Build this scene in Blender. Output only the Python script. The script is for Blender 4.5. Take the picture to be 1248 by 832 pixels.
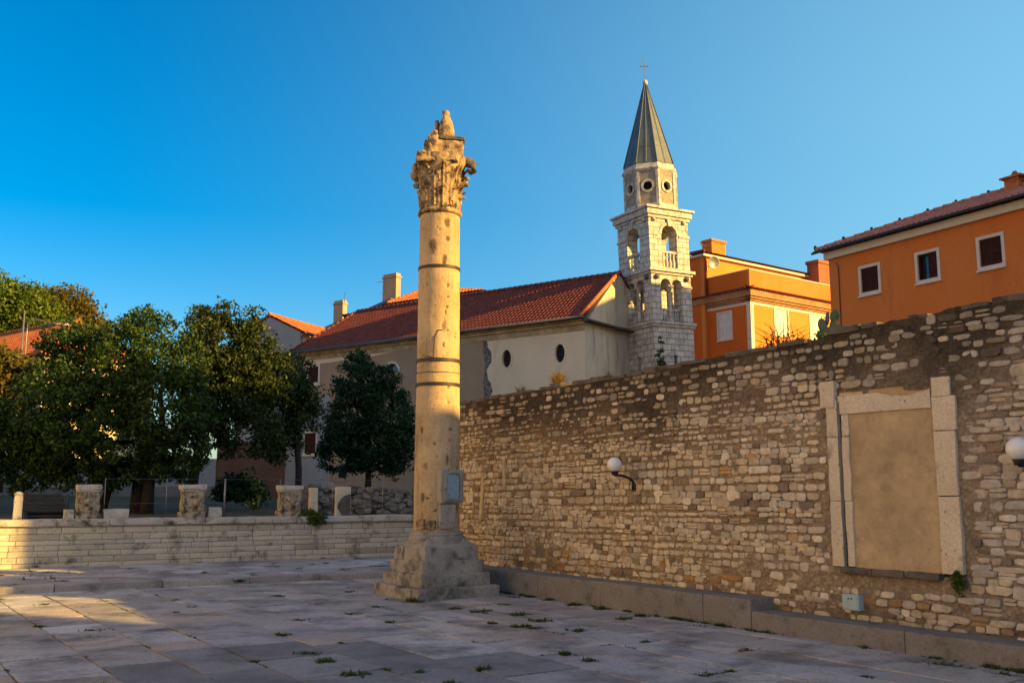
import bpy, bmesh, math, random
import numpy as np
from mathutils import Vector, Matrix, noise, Euler

R = math.radians
random.seed(7)
rng = np.random.default_rng(7)
S = bpy.context.scene
for o in list(bpy.data.objects):
    bpy.data.objects.remove(o)

# ---------------------------------------------------------------- camera
CAM_H = 2.0
FPX = 1200.0                       # focal length in pixels of a 1248 px wide frame
PITCH = math.atan(181.0 / FPX)
cd = bpy.data.cameras.new('camera')
cam = bpy.data.objects.new('camera', cd)
S.collection.objects.link(cam)
cam.location = (0, 0, CAM_H)
cam.rotation_euler = (R(90) + PITCH, 0, 0)
cd.sensor_width = 36.0
cd.lens = 36.0 * FPX / 1248.0
cd.clip_end = 3000
cd.clip_start = 0.1
S.camera = cam

# ---------------------------------------------------------------- sky and sun
SUN_AZ = math.atan2(-0.342, 0.940)   # horizontal direction towards the sun (x right, y away)
SUN_EL = R(19)
SKY = 0.068
SUN = 5.0
EXPO = 1.5
world = bpy.data.worlds.new('World')
S.world = world
world.use_nodes = True
wn = world.node_tree
wn.nodes.clear()
sky = wn.nodes.new('ShaderNodeTexSky')
sky.sky_type = 'NISHITA'
sky.sun_disc = False
sky.sun_elevation = SUN_EL
sky.sun_rotation = R(90) - SUN_AZ
sky.altitude = 0
sky.air_density = 1.0
sky.dust_density = 1.2
sky.ozone_density = 3.0
hsv = wn.nodes.new('ShaderNodeHueSaturation')
hsv.inputs['Saturation'].default_value = 1.55
hsv.inputs['Hue'].default_value = 0.496
bg = wn.nodes.new('ShaderNodeBackground')
bg.inputs['Strength'].default_value = SKY
wo = wn.nodes.new('ShaderNodeOutputWorld')
wn.links.new(sky.outputs[0], hsv.inputs['Color'])
tcw = wn.nodes.new('ShaderNodeTexCoord')
dotn = wn.nodes.new('ShaderNodeVectorMath'); dotn.operation = 'DOT_PRODUCT'
wn.links.new(tcw.outputs['Generated'], dotn.inputs[0])
dotn.inputs[1].default_value = Vector((0.60, 0.79, 0.12)).normalized()
mr = wn.nodes.new('ShaderNodeMapRange')
wn.links.new(dotn.outputs['Value'], mr.inputs['Value'])
for k_, v_ in ((1, 0.45), (2, 1.0), (3, 0.0), (4, 1.0)): mr.inputs[k_].default_value = v_
pw = wn.nodes.new('ShaderNodeMath'); pw.operation = 'POWER'; pw.inputs[1].default_value = 2.4
wn.links.new(mr.outputs[0], pw.inputs[0])
ml = wn.nodes.new('ShaderNodeMath'); ml.operation = 'MULTIPLY'; ml.inputs[1].default_value = 0.8
wn.links.new(pw.outputs[0], ml.inputs[0])
mx = wn.nodes.new('ShaderNodeMix'); mx.data_type = 'RGBA'
wn.links.new(ml.outputs[0], mx.inputs[0])
wn.links.new(hsv.outputs[0], mx.inputs[6])
mx.inputs[7].default_value = (1.7, 3.75, 5.0, 1)
# evening haze: the sky round the sun's side of the square is paler and warmer
d2 = wn.nodes.new('ShaderNodeVectorMath'); d2.operation = 'DOT_PRODUCT'
wn.links.new(tcw.outputs['Generated'], d2.inputs[0])
d2.inputs[1].default_value = Vector((0.25, -0.95, 0.15)).normalized()
m2 = wn.nodes.new('ShaderNodeMapRange')
wn.links.new(d2.outputs['Value'], m2.inputs['Value'])
for k_, v_ in ((1, 0.0), (2, 0.9), (3, 0.0), (4, 0.72)): m2.inputs[k_].default_value = v_
mx2 = wn.nodes.new('ShaderNodeMix'); mx2.data_type = 'RGBA'
wn.links.new(m2.outputs[0], mx2.inputs[0])
wn.links.new(mx.outputs[2], mx2.inputs[6])
mx2.inputs[7].default_value = (4.4, 4.35, 4.3, 1)
wn.links.new(mx2.outputs[2], bg.inputs['Color'])
wn.links.new(bg.outputs[0], wo.inputs[0])

sl = bpy.data.lights.new('sun', 'SUN')
sl.energy = SUN
sl.angle = R(0.5)
sl.color = (1.0, 0.57, 0.13)
so = bpy.data.objects.new('sun', sl)
S.collection.objects.link(so)
to_sun = Vector((math.cos(SUN_EL) * math.cos(SUN_AZ), math.cos(SUN_EL) * math.sin(SUN_AZ), math.sin(SUN_EL)))
so.rotation_euler = to_sun.to_track_quat('Z', 'Y').to_euler()
so.location = to_sun * 100

S.view_settings.view_transform = 'Standard'
S.view_settings.look = 'None'
S.view_settings.exposure = EXPO
S.view_settings.gamma = 1.0
S.view_settings.use_curve_mapping = False
S.render.engine = 'CYCLES'
S.cycles.max_bounces = 6
S.cycles.diffuse_bounces = 4
S.cycles.use_denoising = True

# ---------------------------------------------------------------- geometry helpers
CP, SP = math.cos(PITCH), math.sin(PITCH)


def ray(px, py):
    u = (px - 624) / FPX
    v = (416 - py) / FPX
    return Vector((u, CP - v * SP, SP + v * CP))


def on_ground(px, py, z=0.0):
    d = ray(px, py)
    t = (z - CAM_H) / d.z
    return Vector((d.x * t, d.y * t, z))


def at(px, py, Y):
    d = ray(px, py)
    t = Y / d.y
    return Vector((d.x * t, Y, CAM_H + d.z * t))


class Frame:
    """a vertical facade plane: x runs along it to the right, y runs away behind it, z is up"""
    def __init__(s, x, y, z, ux, uy):
        l = math.hypot(ux, uy)
        s.ux, s.uy = ux / l, uy / l
        s.o = Vector((x, y, z))
        s.M = Matrix(((s.ux, -s.uy, 0, x), (s.uy, s.ux, 0, y), (0, 0, 1, z), (0, 0, 0, 1)))
        s.I = s.M.inverted()

    def hit(s, px, py, d=0.0):
        r = ray(px, py)
        n = Vector((-s.uy, s.ux, 0))
        c = Vector((0, 0, CAM_H))
        t = (d - (c - s.o).dot(n)) / r.dot(n)
        p = s.I @ (c + r * t)
        return p.x, p.z

    def hit_side(s, px, py, x=0.0):
        r = ray(px, py)
        n = Vector((s.ux, s.uy, 0))
        c = Vector((0, 0, CAM_H))
        t = (x - (c - s.o).dot(n)) / r.dot(n)
        p = s.I @ (c + r * t)
        return p.y, p.z

    def world(s, x, y, z):
        return s.M @ Vector((x, y, z))


def link(o, parent=None):
    S.collection.objects.link(o)
    if parent is not None:
        o.parent = parent
    return o


def tag(o, label=None, cat=None, group=None, kind=None):
    if label: o['label'] = label
    if cat: o['category'] = cat
    if group: o['group'] = group
    if kind: o['kind'] = kind
    return o


def thing(name, label, cat, M=None, group=None):
    o = bpy.data.objects.new(name, None)
    o.empty_display_size = 0.2
    link(o)
    if M is not None:
        if isinstance(M, Frame): M = M.M
        if isinstance(M, (Vector, tuple)): M = Matrix.Translation(Vector(M))
        loc, q, sc = M.decompose()
        o.location = loc
        o.rotation_euler = q.to_euler()
    return tag(o, label, cat, group)


def copy_tree(o, parent=None):
    c = o.copy()
    link(c, parent)
    for ch in [x for x in bpy.data.objects if x.parent == o]:
        copy_tree(ch, c)
    return c


class MB:
    def __init__(s, T=None):
        s.v, s.f, s.c = [], [], []
        s.T = T

    def add(s, verts, faces, col=None):
        b = len(s.v)
        if s.T is not None:
            verts = [s.T @ Vector(p) for p in verts]
        s.v.extend([tuple(p) for p in verts])
        s.f.extend([tuple(i + b for i in f) for f in faces])
        if col is not None:
            s.c.extend([col] * len(verts))
        return s

    def bm(s, bm, col=None):
        bm.verts.ensure_lookup_table()
        bm.verts.index_update()
        s.add([v.co.copy() for v in bm.verts], [[v.index for v in f.verts] for f in bm.faces], col)
        bm.free()
        return s

    def box(s, x0, x1, y0, y1, z0, z1, bev=0.0, col=None):
        bm = bmesh.new()
        bmesh.ops.create_cube(bm, size=1.0)
        for v in bm.verts:
            v.co = Vector(((x0 + x1) / 2 + v.co.x * (x1 - x0), (y0 + y1) / 2 + v.co.y * (y1 - y0), (z0 + z1) / 2 + v.co.z * (z1 - z0)))
        if bev > 0:
            bmesh.ops.bevel(bm, geom=bm.edges[:], offset=bev, segments=2, affect='EDGES', profile=0.6)
        return s.bm(bm, col)

    def rough(s, x0, x1, y0, y1, z0, z1, amp=0.02, cuts=6, bev=0.03, freq=3.0, taper=0.0, skew=0.0, col=None, seed=0):
        bm = bmesh.new()
        bmesh.ops.create_cube(bm, size=1.0)
        cx, cy, cz = (x0 + x1) / 2, (y0 + y1) / 2, (z0 + z1) / 2
        for v in bm.verts:
            k = 1.0 - taper * (v.co.z + 0.5)
            v.co = Vector((cx + v.co.x * (x1 - x0) * k + skew * v.co.z, cy + v.co.y * (y1 - y0) * k, cz + v.co.z * (z1 - z0)))
        if bev > 0:
            bmesh.ops.bevel(bm, geom=bm.edges[:], offset=bev, segments=2, affect='EDGES', profile=0.6)
        bmesh.ops.subdivide_edges(bm, edges=[e for e in bm.edges if e.calc_length() > 2.2 * bev], cuts=cuts, use_grid_fill=True)
        off = Vector((seed * 3.7, seed * 1.3, seed * 2.1))
        for v in bm.verts:
            p = v.co * freq + off
            d = noise.noise_vector(p) * amp + noise.noise_vector(p * 3.1) * amp * 0.45
            v.co += d
        return s.bm(bm, col)

    def prism(s, poly, y0, y1, col=None):
        """polygon in x,z pushed from y0 to y1"""
        n = len(poly)
        vs = [(p[0], y0, p[1]) for p in poly] + [(p[0], y1, p[1]) for p in poly]
        fs = [tuple(range(n)), tuple(range(2 * n - 1, n - 1, -1))]
        fs += [(i, (i + 1) % n, n + (i + 1) % n, n + i) for i in range(n)]
        return s.add(vs, fs, col)

    def lathe(s, prof, seg=24, c=(0, 0, 0), col=None, rot=0.0, cap=True):
        vs, fs = [], []
        for r, z in prof:
            for k in range(seg):
                a = rot + 2 * math.pi * k / seg
                vs.append((c[0] + r * math.cos(a), c[1] + r * math.sin(a), c[2] + z))
        for i in range(len(prof) - 1):
            for k in range(seg):
                k2 = (k + 1) % seg
                fs.append((i * seg + k, i * seg + k2, (i + 1) * seg + k2, (i + 1) * seg + k))
        if cap:
            fs.append(tuple(range(seg - 1, -1, -1)))
            fs.append(tuple(range((len(prof) - 1) * seg, len(prof) * seg)))
        return s.add(vs, fs, col)

    def tube(s, pts, r, seg=8, col=None):
        pts = [Vector(p) for p in pts]
        vs, fs = [], []
        up = Vector((0.13, 0.21, 0.97))
        for i, p in enumerate(pts):
            d = (pts[min(i + 1, len(pts) - 1)] - pts[max(i - 1, 0)]).normalized()
            a = d.cross(up)
            if a.length < 1e-3: a = d.cross(Vector((1, 0, 0)))
            a.normalize()
            b = d.cross(a)
            rr = r[i] if isinstance(r, (list, tuple)) else r
            for k in range(seg):
                t = 2 * math.pi * k / seg
                vs.append(p + a * math.cos(t) * rr + b * math.sin(t) * rr)
        for i in range(len(pts) - 1):
            for k in range(seg):
                k2 = (k + 1) % seg
                fs.append((i * seg + k, i * seg + k2, (i + 1) * seg + k2, (i + 1) * seg + k))
        fs.append(tuple(range(seg - 1, -1, -1)))
        fs.append(tuple(range((len(pts) - 1) * seg, len(pts) * seg)))
        return s.add(vs, fs, col)

    def panel(s, outer, holes, y0, y1):
        """flat wall with real openings: outline and holes in x,z; thickness y0..y1"""
        cu = bpy.data.curves.new('tmp', 'CURVE')
        cu.dimensions = '2D'
        cu.fill_mode = 'BOTH'
        cu.extrude = abs(y1 - y0) / 2
        for loop in [outer] + list(holes):
            sp = cu.splines.new('POLY')
            sp.points.add(len(loop) - 1)
            for p, q in zip(sp.points, loop):
                p.co = (q[0], q[1], 0, 1)
            sp.use_cyclic_u = True
        ob = bpy.data.objects.new('tmp', cu)
        me = bpy.data.meshes.new_from_object(ob)
        ym = (y0 + y1) / 2
        s.add([(v.co.x, ym + v.co.z, v.co.y) for v in me.vertices], [tuple(p.vertices) for p in me.polygons])
        bpy.data.objects.remove(ob)
        bpy.data.curves.remove(cu)
        bpy.data.meshes.remove(me)
        return s

    def build(s, name, mat, parent=None, smooth=False, angle=None, fix=True):
        me = bpy.data.meshes.new(name)
        me.from_pydata(s.v, [], s.f)
        me.update()
        if s.c and len(s.c) == len(s.v):
            ca = me.color_attributes.new('tone', 'FLOAT_COLOR', 'POINT')
            arr = np.ones((len(s.v), 4), dtype=np.float32)
            arr[:, :3] = np.array([(c if len(c) == 3 else c[:3]) for c in s.c], dtype=np.float32)
            ca.data.foreach_set('color', arr.ravel())
        if fix:
            bm = bmesh.new()
            bm.from_mesh(me)
            bmesh.ops.recalc_face_normals(bm, faces=bm.faces[:])
            bm.to_mesh(me)
            bm.free()
        if smooth:
            for p in me.polygons: p.use_smooth = True
            if angle: me.set_sharp_from_angle(angle=R(angle))
        if mat: me.materials.append(mat)
        o = bpy.data.objects.new(name, me)
        return link(o, parent)


# ---------------------------------------------------------------- material helpers
class Nodes:
    def __init__(s, name):
        s.m = bpy.data.materials.new(name)
        s.m.use_nodes = True
        s.nt = s.m.node_tree
        s.b = s.nt.nodes['Principled BSDF']
        s.tc = s.nt.nodes.new('ShaderNodeTexCoord')
        s.co = s.tc.outputs['Object']

    def n(s, t): return s.nt.nodes.new(t)

    def set(s, sock, v):
        if isinstance(v, bpy.types.NodeSocket): s.nt.links.new(v, sock)
        elif isinstance(v, (tuple, list)) and sock.type == 'RGBA': sock.default_value = (v[0], v[1], v[2], 1)
        else: sock.default_value = v

    def noise(s, scale, detail=4, rough=0.55, co=None, dist=0.0):
        n = s.n('ShaderNodeTexNoise')
        s.set(n.inputs['Vector'], co or s.co)
        n.inputs['Scale'].default_value = scale
        n.inputs['Detail'].default_value = detail
        n.inputs['Roughness'].default_value = rough
        n.inputs['Distortion'].default_value = dist
        return n.outputs['Fac']

    def vor(s, scale, co=None, feature='F1', out='Distance', rand=1.0):
        n = s.n('ShaderNodeTexVoronoi')
        n.feature = feature
        s.set(n.inputs['Vector'], co or s.co)
        n.inputs['Scale'].default_value = scale
        n.inputs['Randomness'].default_value = rand
        return n.outputs[out]

    def ramp(s, fac, stops):
        n = s.n('ShaderNodeValToRGB')
        s.set(n.inputs[0], fac)
        el = n.color_ramp.elements
        while len(el) < len(stops): el.new(0.5)
        for e, (p, c) in zip(el, stops):
            e.position = p
            if not isinstance(c, (tuple, list)): c = (c, c, c)
            e.color = (c[0], c[1], c[2], 1)
        return n.outputs[0]

    def mix(s, fac, a, b, mode='MIX'):
        n = s.n('ShaderNodeMix')
        n.data_type = 'RGBA'
        n.blend_type = mode
        s.set(n.inputs['Factor'], fac)
        s.set(n.inputs['A'], a) if False else s.set(n.inputs[6], a)
        s.set(n.inputs[7], b)
        return n.outputs[2]

    def math(s, op, a, b=0.0, clamp=False):
        n = s.n('ShaderNodeMath')
        n.operation = op
        n.use_clamp = clamp
        s.set(n.inputs[0], a)
        s.set(n.inputs[1], b)
        return n.outputs[0]

    def attr(s, name='tone'):
        n = s.n('ShaderNodeAttribute')
        n.attribute_name = name
        return n.outputs['Color']

    def island(s):
        return s.n('ShaderNodeNewGeometry').outputs['Random Per Island']

    def xyz(s, co=None):
        n = s.n('ShaderNodeSeparateXYZ')
        s.set(n.inputs[0], co or s.co)
        return n.outputs

    def comb(s, x, y, z=0.0):
        n = s.n('ShaderNodeCombineXYZ')
        s.set(n.inputs[0], x); s.set(n.inputs[1], y); s.set(n.inputs[2], z)
        return n.outputs[0]

    def mapscale(s, sx, sy, sz, co=None):
        n = s.n('ShaderNodeMapping')
        s.set(n.inputs[0], co or s.co)
        n.inputs['Scale'].default_value = (sx, sy, sz)
        return n.outputs[0]

    def bump(s, h, strength=0.5, dist=0.02, prev=None):
        n = s.n('ShaderNodeBump')
        n.inputs['Strength'].default_value = strength
        n.inputs['Distance'].default_value = dist
        s.set(n.inputs['Height'], h)
        if prev: s.set(n.inputs['Normal'], prev)
        return n.outputs[0]

    def done(s, col, rough=0.85, nrm=None, spec=0.3, metal=0.0):
        s.set(s.b.inputs['Base Color'], col)
        s.set(s.b.inputs['Roughness'], rough)
        s.b.inputs['Specular IOR Level'].default_value = spec
        s.b.inputs['Metallic'].default_value = metal
        if nrm: s.set(s.b.inputs['Normal'], nrm)
        return s.m


def stone_mat(name, a, b, dark, scale=1.2, dark_lo=0.52, dark_hi=0.75, bump=0.5, dist=0.02, fine=22, tone=False, island=0.0, pits=True, streak=False):
    k = Nodes(name)
    c = k.mix(k.ramp(k.noise(scale, 6, 0.6), [(0.3, 0.0), (0.7, 1.0)]), a, b)
    g = k.noise(fine, 6, 0.7)
    c = k.mix(0.55, c, k.ramp(g, [(0.25, 0.45), (0.75, 1.35)]), 'MULTIPLY')
    if tone:
        c = k.mix(1.0, c, k.attr(), 'MULTIPLY')
    if island:
        c = k.mix(1.0, c, k.ramp(k.island(), [(0.0, 1 - island), (1.0, 1 + island)]), 'MULTIPLY')
    co = k.mapscale(1, 1, 0.25) if streak else None
    d = k.ramp(k.noise(scale * 1.9, 8, 0.68, co=co), [(dark_lo, 0.0), (dark_hi, 1.0)])
    c = k.mix(d, c, dark)
    if streak:
        w_ = k.ramp(k.noise(2.4, 8, 0.7, co=k.mapscale(2.2, 2.2, 0.12)), [(0.50, 0.0), (0.70, 0.65)])
        c = k.mix(w_, c, (0.19, 0.155, 0.12))
        c = k.mix(k.ramp(k.noise(0.9, 4, 0.6), [(0.45, 0.0), (0.62, 0.5)]), c, (0.56, 0.45, 0.29))
    h = k.math('ADD', k.noise(fine * 0.35, 8, 0.7), k.math('MULTIPLY', g, 0.5))
    if pits:
        pv = k.ramp(k.vor(fine * 0.5), [(0.0, 0.0), (0.22, 1.0)])
        pm = k.ramp(k.noise(fine * 0.2, 2), [(0.5, 1.0), (0.58, 0.0)])
        pit = k.math('MAXIMUM', pv, pm)
        c = k.mix(k.math('SUBTRACT', 1.0, pit), c, dark)
        h = k.math('ADD', h, pit)
    return k.done(c, 0.9, k.bump(h, bump, dist), spec=0.2)


def plaster_mat(name, base, alt, dark, scale=0.5, stain_lo=0.58, stain_hi=0.8, bump=0.25, streak=True, fine=14):
    k = Nodes(name)
    c = k.mix(k.ramp(k.noise(scale, 6, 0.6), [(0.35, 0.0), (0.65, 1.0)]), base, alt)
    c = k.mix(0.35, c, k.ramp(k.noise(fine, 6, 0.7), [(0.3, 0.6), (0.7, 1.25)]), 'MULTIPLY')
    co = k.mapscale(1.0, 1.0, 0.18) if streak else None
    d = k.ramp(k.noise(scale * 2.6, 8, 0.7, co=co), [(stain_lo, 0.0), (stain_hi, 0.75)])
    c = k.mix(d, c, dark)
    return k.done(c, 0.92, k.bump(k.noise(fine * 1.6, 8, 0.7), bump, 0.02), spec=0.15)


def flat_mat(name, col, rough=0.6, var=0.25, scale=6, metal=0.0, spec=0.4, bump=0.1):
    k = Nodes(name)
    c = k.mix(1.0, (col[0], col[1], col[2]), k.ramp(k.noise(scale, 6, 0.65), [(0.25, 1 - var), (0.75, 1 + var)]), 'MULTIPLY')
    return k.done(c, rough, k.bump(k.noise(scale * 4, 4), bump, 0.01), spec=spec, metal=metal)


def tile_mat(name, a, b, c_):
    k = Nodes(name)
    isl = k.noise(2.5, 3, 0.7, co=k.mapscale(1, 1, 1))
    v = k.vor(4.5, out='Color')
    n = k.n('ShaderNodeSeparateColor'); k.set(n.inputs[0], v)
    col = k.ramp(n.outputs[0], [(0.0, a), (0.5, b), (1.0, c_)])
    col = k.mix(0.6, col, k.ramp(isl, [(0.3, 0.55), (0.7, 1.25)]), 'MULTIPLY')
    d = k.ramp(k.noise(1.1, 8, 0.7), [(0.58, 0.0), (0.8, 0.6)])
    col = k.mix(d, col, (0.06, 0.045, 0.035))
    return k.done(col, 0.85, k.bump(k.noise(30, 4), 0.3, 0.01), spec=0.2)


def leaf_mat(name, a, b, c_, trans=0.25):
    k = Nodes(name)
    col = k.ramp(k.island(), [(0.0, a), (0.55, b), (1.0, c_)])
    col = k.mix(0.5, col, k.ramp(k.noise(0.7, 3), [(0.3, 0.6), (0.7, 1.3)]), 'MULTIPLY')
    k.done(col, 0.55, spec=0.25)
    t = k.n('ShaderNodeBsdfTranslucent')
    k.set(t.inputs[0], k.mix(1.0, col, (1.3, 1.25, 0.6), 'MULTIPLY'))
    m = k.n('ShaderNodeMixShader')
    m.inputs[0].default_value = trans
    out = k.nt.nodes['Material Output']
    k.nt.links.new(k.b.outputs[0], m.inputs[1])
    k.nt.links.new(t.outputs[0], m.inputs[2])
    k.nt.links.new(m.outputs[0], out.inputs[0])
    return k.m


M = {}
M['column'] = stone_mat('weathered limestone', (0.50, 0.375, 0.22), (0.37, 0.265, 0.15), (0.13, 0.10, 0.07), 1.5, 0.53, 0.76, 0.55, 0.02, 26, tone=True, streak=True)
M['capital'] = stone_mat('worn capital stone', (0.46, 0.35, 0.21), (0.33, 0.24, 0.14), (0.06, 0.045, 0.035), 3.2, 0.45, 0.62, 0.9, 0.03, 20)
M['plinth'] = stone_mat('old plinth stone', (0.34, 0.325, 0.30), (0.20, 0.195, 0.185), (0.075, 0.075, 0.073), 1.7, 0.49, 0.66, 0.7, 0.02, 24)
M['plaque'] = stone_mat('grey relief stone', (0.36, 0.33, 0.30), (0.26, 0.245, 0.235), (0.08, 0.08, 0.09), 4, 0.52, 0.75, 0.6, 0.015, 30)
M['niche'] = flat_mat('pale blue patina', (0.20, 0.32, 0.40), 0.8, 0.3, 14)
M['iron'] = flat_mat('dark iron', (0.035, 0.03, 0.027), 0.6, 0.3, 20, metal=0.3)
M['ledge'] = stone_mat('grey ledge stone', (0.215, 0.21, 0.205), (0.16, 0.158, 0.155), (0.065, 0.063, 0.062), 1.5, 0.52, 0.75, 0.5, 0.015, 30)
M['jamb'] = stone_mat('cream jamb stone', (0.64, 0.57, 0.46), (0.52, 0.46, 0.37), (0.12, 0.10, 0.08), 1.6, 0.58, 0.8, 0.5, 0.02, 22)
M['infill'] = plaster_mat('ochre infill plaster', (0.50, 0.39, 0.25), (0.37, 0.285, 0.18), (0.15, 0.125, 0.10), 1.3, 0.50, 0.78, 0.9, False, 7)
M['sill'] = stone_mat('dark sill stone', (0.16, 0.145, 0.13), (0.10, 0.09, 0.085), (0.035, 0.033, 0.03), 2.5, 0.5, 0.7, 0.8, 0.03, 20)
M['ashlar'] = stone_mat('pale podium ashlar', (0.52, 0.495, 0.44), (0.43, 0.41, 0.36), (0.11, 0.10, 0.09), 1.1, 0.53, 0.68, 0.5, 0.02, 20, tone=True)
M['exposed'] = stone_mat('exposed dark masonry', (0.30, 0.27, 0.23), (0.14, 0.125, 0.11), (0.05, 0.045, 0.04), 3.5, 0.48, 0.6, 1.0, 0.04, 9)
M['coping'] = stone_mat('white coping stone', (0.50, 0.48, 0.43), (0.38, 0.36, 0.32), (0.07, 0.065, 0.06), 1.6, 0.52, 0.68, 0.6, 0.02, 22)
M['pier'] = stone_mat('eroded altar stone', (0.44, 0.37, 0.26), (0.27, 0.23, 0.17), (0.06, 0.055, 0.045), 3.0, 0.47, 0.62, 1.0, 0.04, 14)
M['paving'] = stone_mat('worn paving stone', (0.43, 0.425, 0.43), (0.30, 0.30, 0.31), (0.105, 0.107, 0.115), 0.55, 0.46, 0.68, 0.55, 0.016, 20, tone=True, pits=True)
M['dirt'] = stone_mat('joint earth', (0.10, 0.085, 0.06), (0.075, 0.065, 0.045), (0.03, 0.03, 0.02), 2, 0.5, 0.8, 0.6, 0.02, 30)
M['terrace'] = stone_mat('dry terrace earth', (0.10, 0.10, 0.05), (0.075, 0.065, 0.04), (0.03, 0.04, 0.015), 1.3, 0.45, 0.7, 0.8, 0.03, 12)
M['added_palace'] = plaster_mat('pale added palace render', (0.60, 0.56, 0.50), (0.54, 0.50, 0.45), (0.3, 0.27, 0.24))
M['church'] = plaster_mat('cream church plaster', (0.80, 0.63, 0.44), (0.70, 0.545, 0.375), (0.22, 0.18, 0.14), 0.35, 0.60, 0.82)
M['church_tan'] = plaster_mat('tan bare plaster', (0.40, 0.275, 0.185), (0.34, 0.235, 0.16), (0.16, 0.12, 0.09), 0.3, 0.62, 0.85)
M['church_end'] = plaster_mat('stained grey plaster', (0.60, 0.52, 0.39), (0.50, 0.435, 0.33), (0.13, 0.13, 0.12), 0.7, 0.5, 0.7)
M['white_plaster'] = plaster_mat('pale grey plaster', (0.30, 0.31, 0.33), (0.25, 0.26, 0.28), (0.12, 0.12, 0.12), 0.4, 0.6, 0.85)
M['cornice_old'] = plaster_mat('stained cornice plaster', (0.55, 0.42, 0.25), (0.34, 0.22, 0.11), (0.12, 0.08, 0.05), 1.2, 0.5, 0.72, 0.6, False, 6)
M['cornice_brown'] = plaster_mat('brown cornice plaster', (0.30, 0.15, 0.07), (0.38, 0.22, 0.11), (0.12, 0.07, 0.04), 1.2, 0.5, 0.72, 0.6, False, 6)
M['orange_shaded'] = plaster_mat('shaded orange plaster', (0.58, 0.145, 0.022), (0.52, 0.125, 0.02), (0.30, 0.10, 0.03), 0.4, 0.62, 0.9)  # darker, redder copy: shade on the terrace house side put into the colour
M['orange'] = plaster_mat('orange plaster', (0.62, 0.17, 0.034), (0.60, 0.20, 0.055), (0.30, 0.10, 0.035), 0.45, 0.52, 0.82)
M['orange_sunlit'] = plaster_mat('sunlit orange plaster', (0.62, 0.215, 0.035), (0.60, 0.235, 0.055), (0.33, 0.12, 0.03), 0.45, 0.54, 0.84)  # lighter copy: sunlight on the terrace house front put into the colour
M['white_trim'] = flat_mat('white painted trim', (0.60, 0.53, 0.43), 0.7, 0.12, 5)
M['white_shutter'] = flat_mat('white painted shutter', (0.68, 0.66, 0.62), 0.55, 0.1, 8)
M['brown_shutter'] = flat_mat('dark brown shutter', (0.050, 0.017, 0.015), 0.75, 0.3, 8, spec=0.1)
M['dark'] = flat_mat('dark interior', (0.012, 0.011, 0.011), 0.8, 0.3, 5)
M['glass'] = flat_mat('dark window glass', (0.02, 0.03, 0.045), 0.08, 0.2, 3, spec=0.7)
M['roof_red'] = tile_mat('red brown roof tiles', (0.17, 0.046, 0.033), (0.20, 0.056, 0.04), (0.14, 0.04, 0.03))
M['roof_orange'] = tile_mat('orange clay roof tiles', (0.42, 0.12, 0.045), (0.52, 0.17, 0.06), (0.33, 0.09, 0.035))
M['roof_pink'] = tile_mat('faded pink roof tiles', (0.50, 0.18, 0.12), (0.56, 0.21, 0.14), (0.40, 0.14, 0.095))
M['gutter'] = flat_mat('grey zinc gutter', (0.10, 0.115, 0.13), 0.45, 0.25, 6, metal=0.6)
M['spire'] = flat_mat('spire sheet', (0.085, 0.11, 0.11), 0.42, 0.35, 1.4, metal=0.15, spec=0.5)
M['brick'] = plaster_mat('chimney render', (0.46, 0.33, 0.20), (0.40, 0.28, 0.17), (0.16, 0.11, 0.08), 1.2, 0.55, 0.8)
M['rust'] = plaster_mat('dull rust plaster', (0.16, 0.085, 0.06), (0.13, 0.07, 0.05), (0.07, 0.05, 0.04), 1.2, 0.55, 0.8)
M['brick_red'] = plaster_mat('old red brick', (0.35, 0.13, 0.06), (0.28, 0.10, 0.05), (0.12, 0.05, 0.03), 1.5, 0.55, 0.8)
M['globe'] = flat_mat('white lamp globe', (0.72, 0.74, 0.76), 0.35, 0.04, 3, spec=0.5)
M['black_metal'] = flat_mat('black painted metal', (0.018, 0.018, 0.02), 0.4, 0.3, 10)
M['grey_metal'] = flat_mat('grey metal', (0.20, 0.20, 0.20), 0.45, 0.25, 10, metal=0.5)
M['box_blue'] = flat_mat('pale blue grey paint', (0.30, 0.42, 0.50), 0.5, 0.15, 8)
M['bench'] = flat_mat('dark stained timber', (0.03, 0.025, 0.025), 0.7, 0.4, 5)
M['trunk'] = stone_mat('dark bark', (0.065, 0.05, 0.038), (0.045, 0.035, 0.028), (0.015, 0.012, 0.01), 3, 0.5, 0.7, 1.0, 0.05, 18, pits=False)
M['leaf_dark'] = leaf_mat('dark evergreen leaves', (0.012, 0.034, 0.010), (0.024, 0.064, 0.012), (0.085, 0.135, 0.016))
M['leaf_olive'] = leaf_mat('olive green leaves', (0.02, 0.036, 0.010), (0.030, 0.056, 0.013), (0.085, 0.11, 0.018))
M['leaf_conifer'] = leaf_mat('deep green leaves', (0.010, 0.032, 0.014), (0.018, 0.052, 0.02), (0.03, 0.07, 0.025), 0.15)
M['leaf_bright'] = leaf_mat('bright green leaves', (0.06, 0.11, 0.012), (0.10, 0.16, 0.018), (0.15, 0.18, 0.02), 0.35)
M['leaf_rust'] = leaf_mat('rusty autumn leaves', (0.075, 0.075, 0.013), (0.11, 0.10, 0.016), (0.16, 0.12, 0.018), 0.35)
M['weed'] = leaf_mat('green weeds', (0.035, 0.07, 0.012), (0.06, 0.10, 0.016), (0.09, 0.12, 0.02), 0.3)
M['dry_grass'] = leaf_mat('dry yellow grass', (0.30, 0.20, 0.05), (0.36, 0.24, 0.05), (0.24, 0.18, 0.05), 0.3)

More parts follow.
